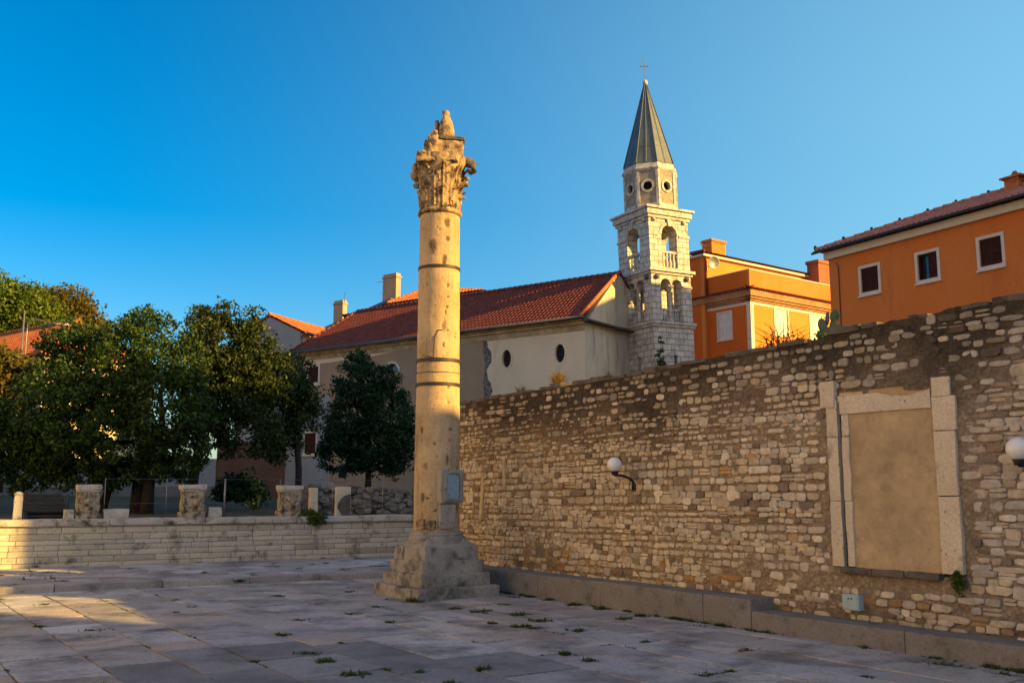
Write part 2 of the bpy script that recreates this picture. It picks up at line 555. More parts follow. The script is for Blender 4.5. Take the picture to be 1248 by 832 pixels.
# tower ashlar: coursed blocks in the two face directions
def tower_mat():
    k = Nodes('tower ashlar')
    x, y, z = k.xyz()[0:3]
    v = k.comb(k.math('ADD', x, y), z)
    n = k.n('ShaderNodeTexBrick')
    k.set(n.inputs['Vector'], v)
    n.inputs['Color1'].default_value = (0.58, 0.57, 0.54, 1)
    n.inputs['Color2'].default_value = (0.48, 0.47, 0.44, 1)
    n.inputs['Mortar'].default_value = (0.19, 0.17, 0.145, 1)
    n.inputs['Scale'].default_value = 1.0
    n.inputs['Brick Width'].default_value = 0.62
    n.inputs['Row Height'].default_value = 0.34
    n.inputs['Mortar Size'].default_value = 0.022
    n.inputs['Mortar Smooth'].default_value = 0.3
    n.inputs['Bias'].default_value = 0.1
    c = k.mix(0.7, n.outputs[0], k.ramp(k.noise(2.2, 8, 0.7), [(0.3, 0.6), (0.65, 1.2)]), 'MULTIPLY')
    c = k.mix(k.ramp(k.noise(1.5, 8, 0.72), [(0.50, 0.0), (0.68, 0.85)]), c, (0.13, 0.115, 0.10))
    c = k.mix(k.ramp(k.noise(0.9, 5, 0.6), [(0.58, 0.0), (0.72, 0.4)]), c, (0.38, 0.29, 0.18))
    h = k.math('ADD', k.math('MULTIPLY', n.outputs['Fac'], -1.0), k.math('MULTIPLY', k.noise(9, 6), 0.6))
    return k.done(c, 0.9, k.bump(h, 0.7, 0.03), spec=0.2)
M['tower'] = tower_mat()
M['tower_trim'] = stone_mat('tower trim stone', (0.56, 0.54, 0.50), (0.44, 0.42, 0.39), (0.11, 0.10, 0.08), 2.4, 0.49, 0.68, 0.6, 0.02, 12)
M['drum'] = stone_mat('rough drum panel stone', (0.36, 0.31, 0.24), (0.27, 0.24, 0.19), (0.10, 0.085, 0.07), 2.4, 0.5, 0.7, 0.9, 0.03, 7)

# rubble stones and their mortar; both blacken towards the wall head with lichen
def rubble_mats():
    k = Nodes('rubble stones')
    c = k.mix(1.0, k.attr(), k.ramp(k.noise(9, 6, 0.7), [(0.25, 0.62), (0.75, 1.25)]), 'MULTIPLY')
    d = k.ramp(k.noise(2.8, 8, 0.7), [(0.56, 0.0), (0.75, 0.85)])
    c = k.mix(d, c, (0.12, 0.095, 0.07))
    f = k.ramp(k.vor(30), [(0.0, 0.0), (0.25, 1.0)])
    c = k.mix(k.math('MULTIPLY', k.math('SUBTRACT', 1.0, f), 0.5), c, (0.13, 0.10, 0.07))
    h = k.math('ADD', k.noise(20, 8, 0.7), k.math('MULTIPLY', f, 0.5))
    s = k.done(c, 0.92, k.bump(h, 0.6, 0.015), spec=0.15)
    k = Nodes('rubble mortar')
    c = k.mix(1.0, k.attr(), k.ramp(k.noise(6, 8, 0.75), [(0.25, 0.5), (0.75, 1.4)]), 'MULTIPLY')
    g = k.ramp(k.vor(16), [(0.0, 1.35), (0.5, 0.75)])
    c = k.mix(0.7, c, g, 'MULTIPLY')
    h = k.math('SUBTRACT', k.noise(12, 8, 0.75), k.math('MULTIPLY', k.vor(16), 0.9))
    m = k.done(c, 0.95, k.bump(h, 1.0, 0.04), spec=0.1)
    return s, m
M['rubble'], M['mortar'] = rubble_mats()


# ---------------------------------------------------------------- shared builders
def lerp_poly(pts, x):
    if x <= pts[0][0]: return pts[0][1]
    for (a, b), (c, d) in zip(pts, pts[1:]):
        if x <= c: return b + (d - b) * (x - a) / (c - a)
    return pts[-1][1]


def add_stone(mb, x, z, w, h, y, depth, col, e=4.0, n=12, jit=0.06, rot=0.0):
    """one bulging stone set in a wall face, face towards -y"""
    ring = []
    ph = random.random() * 0.5
    for k in range(n):
        a = 2 * math.pi * (k + ph) / n
        ca, sa = math.cos(a), math.sin(a)
        r = (abs(ca) ** e + abs(sa) ** e) ** (-1 / e)
        r *= 1 + random.uniform(-jit, jit)
        px, pz = ca * r * w / 2, sa * r * h / 2
        ring.append((px * math.cos(rot) - pz * math.sin(rot), px * math.sin(rot) + pz * math.cos(rot)))
    vs, fs = [], []
    ty, tz = random.uniform(-0.06, 0.06), random.uniform(-0.06, 0.06)
    cj = [(random.uniform(.94, 1.06), random.uniform(.94, 1.06)) for _ in range(4)]
    ring = [(p[0] * cj[(p[0] > 0) * 2 + (p[1] > 0)][0], p[1] * cj[(p[0] > 0) * 2 + (p[1] > 0)][1]) for p in ring]
    for sc, d in ((1.0, 0.04), (1.0, -depth * 0.4), (0.95, -depth * 0.9), (0.66, -depth)):
        for px, pz in ring:
            vs.append((x + px * sc, y + d + (px * ty + pz * tz) * (1 if d < 0 else 0) + random.uniform(-0.1, 0.1) * depth, z + pz * sc))
    for i in range(3):
        for k in range(n):
            k2 = (k + 1) % n
            fs.append((i * n + k, i * n + k2, (i + 1) * n + k2, (i + 1) * n + k))
    fs.append(tuple(range(3 * n, 4 * n)))
    mb.add(vs, fs, col)


def tile_roof(mb, p00, p10, p01, w_per=0.24, row=0.34, amp=0.045, clips=()):
    """corrugated clay tiles over the parallelogram p00 (eave start), p10 (eave end), p01 (ridge start); clips: (point, normal) planes"""
    p00, p10, p01 = Vector(p00), Vector(p10), Vector(p01)
    U, V = p10 - p00, p01 - p00
    n = U.cross(V).normalized()
    if n.z < 0: n = -n
    nu = max(2, int(U.length / w_per)) * 6
    nr = max(2, int(V.length / row))
    vs, fs = [], []
    rows = []
    for r in range(nr):
        rows += [(r / nr, 0.028), ((r + 0.999) / nr, 0.0)]
    for (t, lip) in rows:
        for i in range(nu + 1):
            ph = 2 * math.pi * i / 6
            c = math.cos(ph)
            h = amp * (abs(c) ** 0.7 * (1 if c > 0 else -0.6))
            jit = 0.006 * math.sin(i // 6 * 12.9 + t * 78.0)
            vs.append(p00 + U * (i / nu) + V * t + n * (h + lip + jit))
    W = nu + 1
    for j in range(len(rows) - 1):
        for i in range(nu):
            fs.append((j * W + i, j * W + i + 1, (j + 1) * W + i + 1, (j + 1) * W + i))
    bm = bmesh.new()
    bv = [bm.verts.new(v) for v in vs]
    for f in fs: bm.faces.new([bv[i] for i in f])
    for co, no in clips:
        bmesh.ops.bisect_plane(bm, geom=bm.verts[:] + bm.edges[:] + bm.faces[:], plane_co=Vector(co), plane_no=Vector(no), clear_outer=True)
    mb.bm(bm)


def ridge_caps(mb, a, b, r=0.12, step=0.4):
    a, b = Vector(a), Vector(b)
    n = max(1, int((b - a).length / step))
    for i in range(n):
        p, q = a.lerp(b, i / n), a.lerp(b, (i + 1.06) / n)
        q = q if i < n - 1 else b
        mb.tube([p + Vector((0, 0, 0.02)), q], [r * 1.1, r * 0.92], 8)


def foliage(mb_name, mat, parent, blobs, n_clump, per, clump_r, size, seed=0, shell=0.55, inv=None, gap=0.0, droop=0.0):
    """leaf faces gathered in clumps through the blobs (centre, radii)"""
    g = np.random.default_rng(seed)
    vol = np.array([b[1][0] * b[1][1] * b[1][2] for b in blobs]) ** 0.75
    vol /= vol.sum()
    which = g.choice(len(blobs), n_clump, p=vol)
    P = []
    for w in which:
        c, r = blobs[w]
        for _ in range(6):
            d = g.normal(size=3); d /= np.linalg.norm(d)
            rad = shell + (1 - shell) * g.random() ** 0.5
            rad *= 1.0 + 0.42 * noise.noise(Vector(d) * 2.3 + Vector((seed * 1.7 + w, 0, 0)))
            p = np.array(c) + d * np.array(r) * rad
            if gap <= 0 or noise.noise(Vector(p) * 0.8 + Vector((seed, 0, 0))) > -0.35 + gap - 0.3: break
        P.append(p)
    P = np.array(P)
    cs = clump_r * (0.6 + 0.8 * g.random(n_clump))
    off = g.normal(size=(n_clump, per, 3))
    off /= np.linalg.norm(off, axis=2, keepdims=True)
    off *= (g.random((n_clump, per, 1)) ** 0.5) * cs[:, None, None]
    off[:, :, 2] *= 0.7
    C = (P[:, None, :] + off).reshape(-1, 3)
    n = len(C)
    a = g.normal(size=(n, 3)); a[:, 2] -= droop; a /= np.linalg.norm(a, axis=1, keepdims=True)
    t = g.normal(size=(n, 3)); t[:, 2] += 0.3
    b = np.cross(a, t); b /= np.linalg.norm(b, axis=1, keepdims=True) + 1e-9
    s = size * (0.6 + 0.8 * g.random((n, 1)))
    q = np.stack([C - a * s, C + b * s * 0.55 + a * s * 0.1, C + a * s, C - b * s * 0.55 + a * s * 0.1], axis=1).reshape(-1, 3)
    if inv is not None:
        q = q @ np.array(inv.to_3x3()).T + np.array(inv.translation)
    me = bpy.data.meshes.new(mb_name)
    me.vertices.add(len(q)); me.vertices.foreach_set('co', q.astype(np.float32).ravel())
    me.loops.add(len(q)); me.loops.foreach_set('vertex_index', np.arange(len(q), dtype=np.int32))
    me.polygons.add(n); me.polygons.foreach_set('loop_start', np.arange(0, len(q), 4, dtype=np.int32))
    me.update(calc_edges=True)
    me.materials.append(mat)
    return link(bpy.data.objects.new(mb_name, me), parent)


def tree(name, label, base, trunks, blobs, leaf, n_clump, per=30, clump_r=0.5, size=0.13, seed=1, group=None, limbs=10, tr=0.22, gap=0.0, shell=0.5):
    t = thing(name, label, 'tree', Matrix.Translation(Vector(base)), group)
    inv = Matrix.Translation(-Vector(base))
    mb = MB(inv)
    rr = random.Random(seed)
    for pts in trunks:
        mb.tube(pts, [tr * (1 - 0.55 * i / (len(pts) - 1)) for i in range(len(pts))], 9)
    tops = [Vector(p[-1]) for p in trunks]
    for i in range(limbs):
        c, r = blobs[i % len(blobs)]
        s = min(tops, key=lambda q: (q - Vector(c)).length)
        e = Vector(c) + Vector((rr.uniform(-.6, .6) * r[0], rr.uniform(-.6, .6) * r[1], rr.uniform(-.3, .7) * r[2]))
        m = s.lerp(e, 0.5) + Vector((rr.uniform(-.3, .3), rr.uniform(-.3, .3), rr.uniform(-.1, .4)))
        mb.tube([s - Vector((0, 0, 0.1)), m, e], [tr * 0.45, tr * 0.28, tr * 0.08], 6)
    mb.build('trunk', M['trunk'], t, smooth=True)
    foliage('crown', leaf, t, blobs, n_clump, per, clump_r, size, seed, shell, inv, gap)
    return t


def tuft(mb, p, n, h, spread, rr, w=0.012):
    for _ in range(n):
        a = rr.uniform(0, 2 * math.pi)
        d = Vector((math.cos(a), math.sin(a), 0))
        s = Vector((-d.y, d.x, 0)) * w
        L = h * rr.uniform(0.5, 1.1)
        b = Vector(p) + d * rr.uniform(0, spread * 0.4)
        m = b + d * spread * 0.5 * rr.random() + Vector((0, 0, L * 0.6))
        e = m + d * spread * rr.uniform(0.2, 0.7) + Vector((0, 0, L * rr.uniform(0.1, 0.45)))
        mb.add([b - s, b + s, m + s * 0.8, m - s * 0.8, e], [(0, 1, 2, 3), (3, 2, 4)])


# ================================================================ LARGE STRUCTURE
# frames measured from the square
UX, UY = 0.565, -0.825
WALL = Frame(0.825 * 11.65, 0.565 * 11.65, 0, UX, UY)           # rubble wall face
pA, pB = on_ground(0, 693, 0.13), on_ground(480, 677, 0.13)
LOW = Frame(pA.x, pA.y, 0, pB.x - pA.x, pB.y - pA.y)             # podium wall face
pC, pD = on_ground(0, 723, 0), on_ground(460, 702, 0)
STEP = Frame(pC.x, pC.y, 0, LOW.ux, LOW.uy)

# ---- ground
mb = MB()
mb.add([(-900, -900, -0.05), (900, -900, -0.05), (900, 1500, -0.05), (-900, 1500, -0.05)], [(0, 1, 2, 3)])
tag(mb.build('ground', M['dirt']), kind='structure')

mb = MB(LOW.M)
xs = [-120, -40, -20, 0, 20, 40, 120, 500]
ys = [(0.5, 1.08), (6, 1.15), (15, 1.3), (30, 1.7), (60, 2.0), (600, 2.6)]
vs = [(x, y, z + 0.06 * noise.noise(Vector((x * .3, y * .3, 0)))) for (y, z) in ys for x in xs]
n = len(xs)
fs = [(j * n + i, j * n + i + 1, (j + 1) * n + i + 1, (j + 1) * n + i) for j in range(len(ys) - 1) for i in range(n - 1)]
mb.add(vs, fs)
tag(mb.build('terrace_ground', M['terrace']), kind='structure')
mb = MB(WALL.M)
mb.box(-19.0, 60, 0.75, 60, -0.04, 1.0)
tag(mb.build('upper_terrain', M['terrace']), kind='structure')


def slabs(frame, x0, x1, y0, y1, z, keep, strip=(0.55, 1.15), length=(0.5, 1.5), seed=3, along_x=True, tufts=None):
    rr = random.Random(seed)
    mb = MB(frame.M)
    joints = []
    p = y0
    while p < y1:
        w = rr.uniform(*strip)
        q = x0 - rr.uniform(0, 2)
        while q < x1:
            L = rr.uniform(*length)
            cx, cy = q + L / 2, p + w / 2
            if keep(cx, cy):
                wp = frame.world(cx, cy, 0)
                g = 0.008 + 0.01 * rr.random()
                cor = [(q + g, p + g), (q + L - g, p + g), (q + L - g, p + w - g), (q + g, p + w - g)]
                cor = [(a + rr.uniform(-.012, .012), b + rr.uniform(-.012, .012)) for a, b in cor]
                dz = rr.uniform(-0.005, 0.005)
                tx, ty = rr.uniform(-.004, .004), rr.uniform(-.004, .004)
                t = rr.uniform(0.78, 1.12)
                col = (t * rr.uniform(0.97, 1.04), t, t * rr.uniform(0.93, 1.06))
                r_ = rr.random()
                if WALL is frame and ((wp.x + 1.9) / 2.6) ** 2 + ((wp.y - 11.6) / 1.5) ** 2 < 1.0: col = (t * .58, t * .60, t * .64)  # cast shadow painted on as a darker, bluer slab tone
                elif r_ < 0.16: col = (t * 1.12, t * 1.16, t * 1.19)
                elif r_ < 0.25: col = (t * 0.84, t * 0.83, t * 0.86)
                elif r_ < 0.34: col = (t * 1.05, t * 0.93, t * 0.84)
                vs = []
                # worn, slightly wavy outline
                loop = []
                for k in range(4):
                    a, b = cor[k], cor[(k + 1) % 4]
                    for s_ in range(4):
                        f = s_ / 4
                        jx = rr.uniform(-.008, .008)
                        loop.append((a[0] + (b[0] - a[0]) * f + jx, a[1] + (b[1] - a[1]) * f + rr.uniform(-.008, .008)))
                m_ = len(loop)
                for ins, zz in ((0.0, -0.05), (0.0, -0.005), (0.006, 0.0)):
                    for (a, b) in loop:
                        ax = a + (cx - a) * ins * 1.3
                        by = b + (cy - b) * ins * 1.3
                        vs.append((ax, by, z + zz + dz + tx * (ax - cx) / L * 2 + ty * (by - cy) / w * 2))
                fs = [(i * m_ + k, i * m_ + (k + 1) % m_, (i + 1) * m_ + (k + 1) % m_, (i + 1) * m_ + k) for i in range(2) for k in range(m_)]
                fs.append(tuple(range(2 * m_, 3 * m_)))
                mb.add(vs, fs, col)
                if tufts is not None:
                    joints.append((Vector((q, p, z)), Vector((q + L, p, z))))
                    joints.append((Vector((q, p, z)), Vector((q, p + w, z))))
            q += L
        p += w
    if tufts is not None:
        tufts += [(frame.world(*a), frame.world(*b)) for a, b in joints]
    return mb


def in_square(cx, cy):
    p = WALL.world(cx, cy, 0)
    return p.y > 3 and (STEP.I @ p).y < 0.35 and (WALL.I @ p).y < -0.2
JOINTS = []
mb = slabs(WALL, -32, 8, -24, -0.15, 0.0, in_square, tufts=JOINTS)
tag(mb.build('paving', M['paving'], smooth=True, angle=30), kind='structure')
lw_y = (LOW.I @ STEP.o).y
mb = slabs(LOW, -12, 26, lw_y + 0.1, -0.15, 0.13, lambda a, b: True, strip=(0.55, 0.95), seed=9, tufts=JOINTS)
tag(mb.build('upper_paving', M['paving'], smooth=True, angle=30), kind='structure')
# step kerb between the two levels
mb = MB(LOW.M)
rr = random.Random(4)
q = -12.0
while q < 26:
    L = rr.uniform(1.0, 2.2)
    t = rr.uniform(0.7, 1.1)
    mb.rough(q + 0.006, q + L - 0.006, lw_y - 0.18, lw_y + 0.2, -0.05, 0.135 + rr.uniform(-.008, .008), 0.012, 3, 0.02, 3, col=(t, t * 0.97, t * 0.93), seed=q)
    q += L
tag(mb.build('step_kerb', M['paving'], smooth=True, angle=40), kind='structure')

# ---- rubble wall on the right
hx = lambda px, py: WALL.hit(px, py)
top_pts = sorted([hx(522, 499), hx(561, 492), hx(640, 478), hx(700, 468), hx(780, 455), hx(848, 441), hx(930, 426), hx(1003, 412), hx(1012, 407), hx(1120, 385), hx(1248, 362)])
top_pts.append((6.0, top_pts[-1][1] + 0.1))
XW0, XW1 = top_pts[0][0], 6.0
wall = thing('rubble_wall', 'long tall rubble stone wall with a blocked doorway along the right of the square', 'wall', WALL)
wtop = lambda x: lerp_poly(top_pts, x)
# doorway
jl0, _ = hx(1012, 600); jl1, _ = hx(1040, 600)
jr0, _ = hx(1144, 600); jr1, _ = hx(1171, 600)
_, dz_top = hx(1090, 474); _, dz_lin = hx(1090, 500); _, dz_bot = hx(1090, 694)


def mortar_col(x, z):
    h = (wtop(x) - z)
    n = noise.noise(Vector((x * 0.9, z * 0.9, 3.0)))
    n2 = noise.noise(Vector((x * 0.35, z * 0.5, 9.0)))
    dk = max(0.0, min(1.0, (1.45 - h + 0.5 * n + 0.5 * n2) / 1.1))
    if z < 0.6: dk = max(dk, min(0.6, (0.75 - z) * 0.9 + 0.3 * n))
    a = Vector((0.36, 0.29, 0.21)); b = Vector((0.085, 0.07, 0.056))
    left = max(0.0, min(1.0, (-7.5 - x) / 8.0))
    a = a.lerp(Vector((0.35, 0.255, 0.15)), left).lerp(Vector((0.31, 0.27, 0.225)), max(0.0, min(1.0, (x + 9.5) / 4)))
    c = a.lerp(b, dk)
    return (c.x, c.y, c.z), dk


mb = MB()
NX, NZ = 420, 80
vs, cs = [], []
for i in range(NX + 1):
    x = XW0 + (XW1 - XW0) * i / NX
    T = wtop(x) + 0.05 * noise.noise(Vector((x * 2.2, 0, 0))) + 0.03 * noise.noise(Vector((x * 7, 0, 5)))
    for j in range(NZ + 1):
        z = T * j / NZ
        y = 0.02 * noise.noise(Vector((x * 3, z * 3, 0))) + 0.016 * noise.noise(Vector((x * 9, z * 9, 2))) + 0.03 * noise.noise(Vector((x * .6, z * .8, 7)))
        if jl0 + 0.06 < x < jr1 - 0.06 and dz_bot - 0.02 < z < dz_top - 0.06: y = 0.1
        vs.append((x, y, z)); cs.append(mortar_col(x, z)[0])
W = NZ + 1
fs = [(i * W + j, (i + 1) * W + j, (i + 1) * W + j + 1, i * W + j + 1) for i in range(NX) for j in range(NZ)]
nb = len(vs)
for i in range(NX + 1):
    t = vs[i * W + NZ]
    vs.append((t[0], 0.3, t[2] + 0.05)); cs.append((0.11, 0.09, 0.07))
    vs.append((t[0], 0.7, t[2] - 0.05)); cs.append((0.11, 0.09, 0.07))
    vs.append((t[0], 0.7, 0.0)); cs.append((0.2, 0.15, 0.1))
for i in range(NX):
    a, b = i * W + NZ, (i + 1) * W + NZ
    c, d = nb + i * 3, nb + (i + 1) * 3
    fs += [(a, b, d, c), (c, d, d + 1, c + 1), (c + 1, d + 1, d + 2, c + 2)]
fs.append(tuple([j for j in range(W)] + [nb, nb + 1, nb + 2]))
e = NX * W
fs.append(tuple([e + j for j in range(W)][::-1] + [nb + NX * 3 + 2, nb + NX * 3 + 1, nb + NX * 3]))
mb.v, mb.f, mb.c = vs, fs, cs
mb.build('mortar_core', M['mortar'], wall, smooth=True, angle=50)

rr = random.Random(12)
sb = MB()
STONE_BASE = [(0.68, 0.60, 0.48), (0.60, 0.545, 0.46), (0.55, 0.475, 0.37), (0.63, 0.53, 0.39), (0.53, 0.49, 0.43), (0.72, 0.66, 0.56)]
z = 0.03
course = 0
while z < 4.7:
    hrow = rr.choice((rr.uniform(0.065, 0.09), rr.uniform(0.08, 0.11), rr.uniform(0.10, 0.135)))
    x = XW0 + rr.uniform(0, 0.15)
    while x < XW1 - 0.1:
        nz_ = noise.noise(Vector((x * 0.5, z * 0.6, 11)))
        big = 1.12 if x > -8.5 else 0.9
        w = rr.uniform(0.9, 2.1) * (0.55 * hrow + 0.055) * big * 1.15 * (1.0 + 0.35 * nz_)
        if rr.random() < 0.08: w *= 1.6
        zz = z + hrow / 2 + 0.03 * math.sin(x * 0.8 + course) + rr.uniform(-.012, .012)
        T = wtop(x + w / 2)
        cx = x + w / 2
        ok = zz + hrow / 2 < T - 0.01
        if jl0 - 0.02 < cx + w / 2 and cx - w / 2 < jr1 + 0.02 and dz_bot - 0.14 < zz + hrow * .5 and zz - hrow * .5 < dz_top + 0.02: ok = False
        c, dk = mortar_col(cx, zz)
        # dark wall head: fewer, rounder stones stand out of thick mortar
        if ok and rr.random() < 0.02 + 0.36 * dk * (0.6 + 0.8 * max(0, nz_ + 0.3)): ok = False
        bare = noise.noise(Vector((cx * 0.45, zz * 0.8, 21)))
        if ok and bare > 0.46 and rr.random() < 0.5: ok = False
        if ok:
            b = rr.choice(STONE_BASE)
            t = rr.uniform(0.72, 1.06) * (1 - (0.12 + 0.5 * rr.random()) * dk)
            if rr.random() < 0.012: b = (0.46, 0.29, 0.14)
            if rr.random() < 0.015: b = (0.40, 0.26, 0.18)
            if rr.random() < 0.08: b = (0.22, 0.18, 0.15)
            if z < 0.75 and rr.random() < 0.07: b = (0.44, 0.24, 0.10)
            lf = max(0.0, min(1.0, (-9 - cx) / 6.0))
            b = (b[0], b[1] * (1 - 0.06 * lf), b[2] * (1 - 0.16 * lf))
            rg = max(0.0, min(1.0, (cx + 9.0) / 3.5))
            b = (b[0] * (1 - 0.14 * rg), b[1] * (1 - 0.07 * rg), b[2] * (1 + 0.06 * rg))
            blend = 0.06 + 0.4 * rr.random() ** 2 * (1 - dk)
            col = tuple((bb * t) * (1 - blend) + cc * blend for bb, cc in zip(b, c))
            gap = rr.uniform(0.006, 0.018) + 0.018 * dk
            e_ = rr.uniform(4.5, 11.0) if dk < 0.4 else rr.uniform(2.6, 6)
            hh = hrow * rr.uniform(0.86, 1.06)
            if rr.random() < 0.06: hh *= 1.35
            if rr.random() < 0.14 and w > 0.16:
                for s_ in (-1, 1):
                    add_stone(sb, cx, zz + s_ * hh * 0.25, w - gap, hh * 0.5 - gap * 0.8, 0.0, rr.uniform(0.004, 0.02), col, e_)
            else:
                add_stone(sb, cx, zz, w - gap, hh - gap, 0.0, rr.uniform(0.006, 0.034), col, e_, rot=rr.uniform(-.06, .06))
        x += w
    z += hrow
    course += 1
# tall upright stones left in the far part of the wall
for px, y0, y1, w in ((589, 575, 635, 0.12), (616, 560, 598, 0.1)):
    a, za = hx(px, y1); b, zb = hx(px, y0)
    add_stone(sb, a, (za + zb) / 2, w, zb - za, -0.02, 0.03, (0.52, 0.40, 0.24), 8)
sb.build('stonework', M['rubble'], wall, smooth=True, angle=60, fix=False)
# flat stones along the wall head
mb = MB()
x = XW0
while x < XW1 - 0.3:
    L = rr.uniform(0.25, 0.6)
    T = wtop(x + L / 2)
    t = rr.uniform(0.5, 1.0)
    if rr.random() < 0.8:
        mb.rough(x + .01, x + L - .01, -0.03 + rr.uniform(-.02, .03), 0.6, T - 0.03, T + rr.uniform(0.03, 0.09), 0.015, 2, 0.02, 4, seed=x)
    x += L
mb.build('coping_stones', M['sill'], wall, smooth=True, angle=50)

# blocked doorway (a part with its own jambs, lintel, infill and sill)
door = bpy.data.objects.new('blocked_doorway', None); link(door, wall)
zt = dz_top
_, zjl = hx(1018, 473); _, zjr = hx(1157, 464)
mid = (dz_bot + dz_lin) / 2
def block(name, x0, x1, z0, z1, y0=-0.05, y1=0.12, amp=0.012, m='jamb', seed=0):
    b = MB(); b.rough(x0, x1, y0, y1, z0, z1, amp, 5, 0.012, 4, seed=seed); return b.build(name, M[m], door, smooth=True, angle=45)
wj = jl1 - jl0
seams = [dz_bot, dz_bot + 0.36 * (zjl - dz_bot), dz_bot + 0.72 * (zjl - dz_bot), zjl - 0.17]
for k in range(3):
    block('jamb', jl0 + 0.02, jl0 + wj * 0.55, seams[k] + 0.003, seams[k + 1] - 0.003, seed=k)
    block('inner_jamb', jl0 + wj * 0.68, jl1, seams[k] + 0.003, min(seams[k + 1], dz_lin) - 0.003, -0.04, 0.12, seed=k + 5)
block('jamb', jl0 - 0.06, jl0 + wj * 0.5, zjl - 0.28, zjl + 0.10, -0.065, 0.12, seed=8)
seams = [dz_bot, dz_bot + 0.4 * (zjr - dz_bot), dz_bot + 0.74 * (zjr - dz_bot), zjr - 0.19]
for k in range(3):
    block('jamb', jr0 + 0.01 - (0.0), jr1 + (0.03 if k == 2 else 0.0), seams[k] + 0.003, seams[k + 1] - 0.003, seed=k + 11)
block('jamb', jr0 + 0.02, jr1 - 0.03, zjr - 0.187, zjr + 0.06, seed=17)
# lintel with a broken lower lip
lb = MB()
NB = 26
low, up = [], []
for i in range(NB + 1):
    f = i / NB
    x = jl0 + wj * 0.62 + (jr0 - 0.01 - jl0 - wj * 0.62) * f
    zl = dz_lin + 0.006 * noise.noise(Vector((i * .8, 9, 0)))
    low.append((x, zl)); up.append((x, dz_top - 0.03 - (0.10 * max(0, math.sin((f - 0.45) * 5.5)) * (0.75 + 0.5 * noise.noise(Vector((i * .9, 0, 0)))) if f > 0.45 else 0) + 0.012 * noise.noise(Vector((i * .7, 3, 0)))))
lb.prism(low + up[::-1], -0.045, 0.11)
lb.build('lintel', M['jamb'], door)
lb = MB(); lb.rough(jl0 + wj * .6, jr0, 0.0, 0.11, dz_top - 0.15, dz_top + 0.02, 0.015, 4, 0.01, 5); lb.build('lintel_backing', M['cornice_old'], door, smooth=True, angle=40)
ib = MB(); ib.rough(jl1 - 0.01, jr0 + 0.015, -0.012, 0.11, dz_bot - 0.01, dz_lin + 0.02, 0.008, 14, 0.006, 3); ib.build('infill', M['infill'], door, smooth=True, angle=40)
sl_x0, _ = hx(1030, 694); sl_x1, _ = hx(1150, 700)
for k in range(3):
    a = sl_x0 + (sl_x1 - sl_x0) * k / 3; b_ = sl_x0 + (sl_x1 - sl_x0) * (k + 1) / 3
    block('sill', a + .004, b_ - .004, dz_bot - 0.085, dz_bot - 0.004, -0.11, 0.1, 0.014, 'sill', k + 30)
pb = MB(); pb.tube([(jl0 + wj * 0.62, -0.035, dz_bot), (jl0 + wj * 0.62, -0.035, zjl - 0.2)], 0.02, 8); pb.build('dark_strip', M['gutter'], door)  # slim dark grey tube upright between the jamb stones

# ---- stone ledge at its foot, in a tall far run and a low near run
xs_step, _ = WALL.hit(915, 742, -0.5)
_, lz_hi = WALL.hit(888, 745, -0.5); _, lz_lo = WALL.hit(1060, 770, -0.5)
lz_lo = 0.27
for nm, x0, x1, h, lab in (('wall_ledge', XW0 - 0.1, xs_step, 0.43, 'taller far run of the grey stone ledge along the foot of the rubble wall'),
                           ('wall_ledge', xs_step + 0.004, 6.0, lz_lo, 'lower near run of the grey stone ledge below the blocked doorway')):
    mb = MB(WALL.M)
    x = x0
    while x < x1 - 0.05:
        L = min(rr.uniform(1.6, 3.0), x1 - x)
        if x1 - x - L < 0.5: L = x1 - x
        mb.rough(x + .003, x + L - .003, -0.5, 0.0, -0.04, h + rr.uniform(-.006, .006), 0.010, 6, 0.022, 2.5, seed=x)
        x += L
    tag(mb.build(nm, M['ledge'], smooth=True, angle=40), lab, 'ledge', 'stone ledge runs at the wall foot')

# ---- podium wall on the left
low = thing('podium_wall', 'low wall of pale ashlar blocks with coping across the left of the square', 'wall', LOW)
zc0 = LOW.hit(0, 641)[1]; zt0 = LOW.hit(0, 632)[1]
zt1 = LOW.hit(480, 629)[1]; zc1 = LOW.hit(480, 637)[1]
ZT = (zt0 + zt1) / 2; ZC = (zc0 + zc1) / 2
mb = MB()
mb.box(-14, 24, 0.03, 0.55, 0, ZC - 0.01)
mb.c = [(0.35, 0.3, 0.25)] * len(mb.v)
mb.build('core', M['ashlar'], low)
mb = MB()
rr = random.Random(21)
z = 0.12
nrow = 7
hs = [rr.uniform(0.75, 1.3) for _ in range(nrow)]
hs = [q * (ZC - 0.13) / sum(hs) for q in hs]
for j in range(nrow):
    hrow = hs[j]
    x = -14 + rr.uniform(0, 0.5)
    while x < 24:
        w = rr.uniform(0.3, 1.25)
        t = rr.uniform(0.86, 1.08)
        col = (t, t * rr.uniform(0.96, 1.0), t * rr.uniform(0.88, 0.98))
        if rr.random() < 0.06: col = (t * .72, t * .69, t * .66)
        yo = rr.uniform(-0.006, 0.006)
        mb.box(x + .005, x + w - .005, yo, 0.1, z + .004, z + hrow - .004, 0.010, col)
        x += w
    z += hrow
mb.build('blockwork', M['ashlar'], low, smooth=True, angle=40)
mb = MB()
mb.box(-14, 24, -0.025, 0.5, ZC - 0.005, ZC + 0.03, 0.01)
x = -14
while x < 24:
    L = rr.uniform(0.7, 1.9)
    mb.rough(x + .004, x + L - .004, -0.09 + rr.uniform(-.015, .015), 0.75, ZC + 0.025, ZT + rr.uniform(-.012, .012), 0.012, 4, 0.02, 3, seed=x)
    x += L
mb.build('coping', M['coping'], low, smooth=True, angle=40)


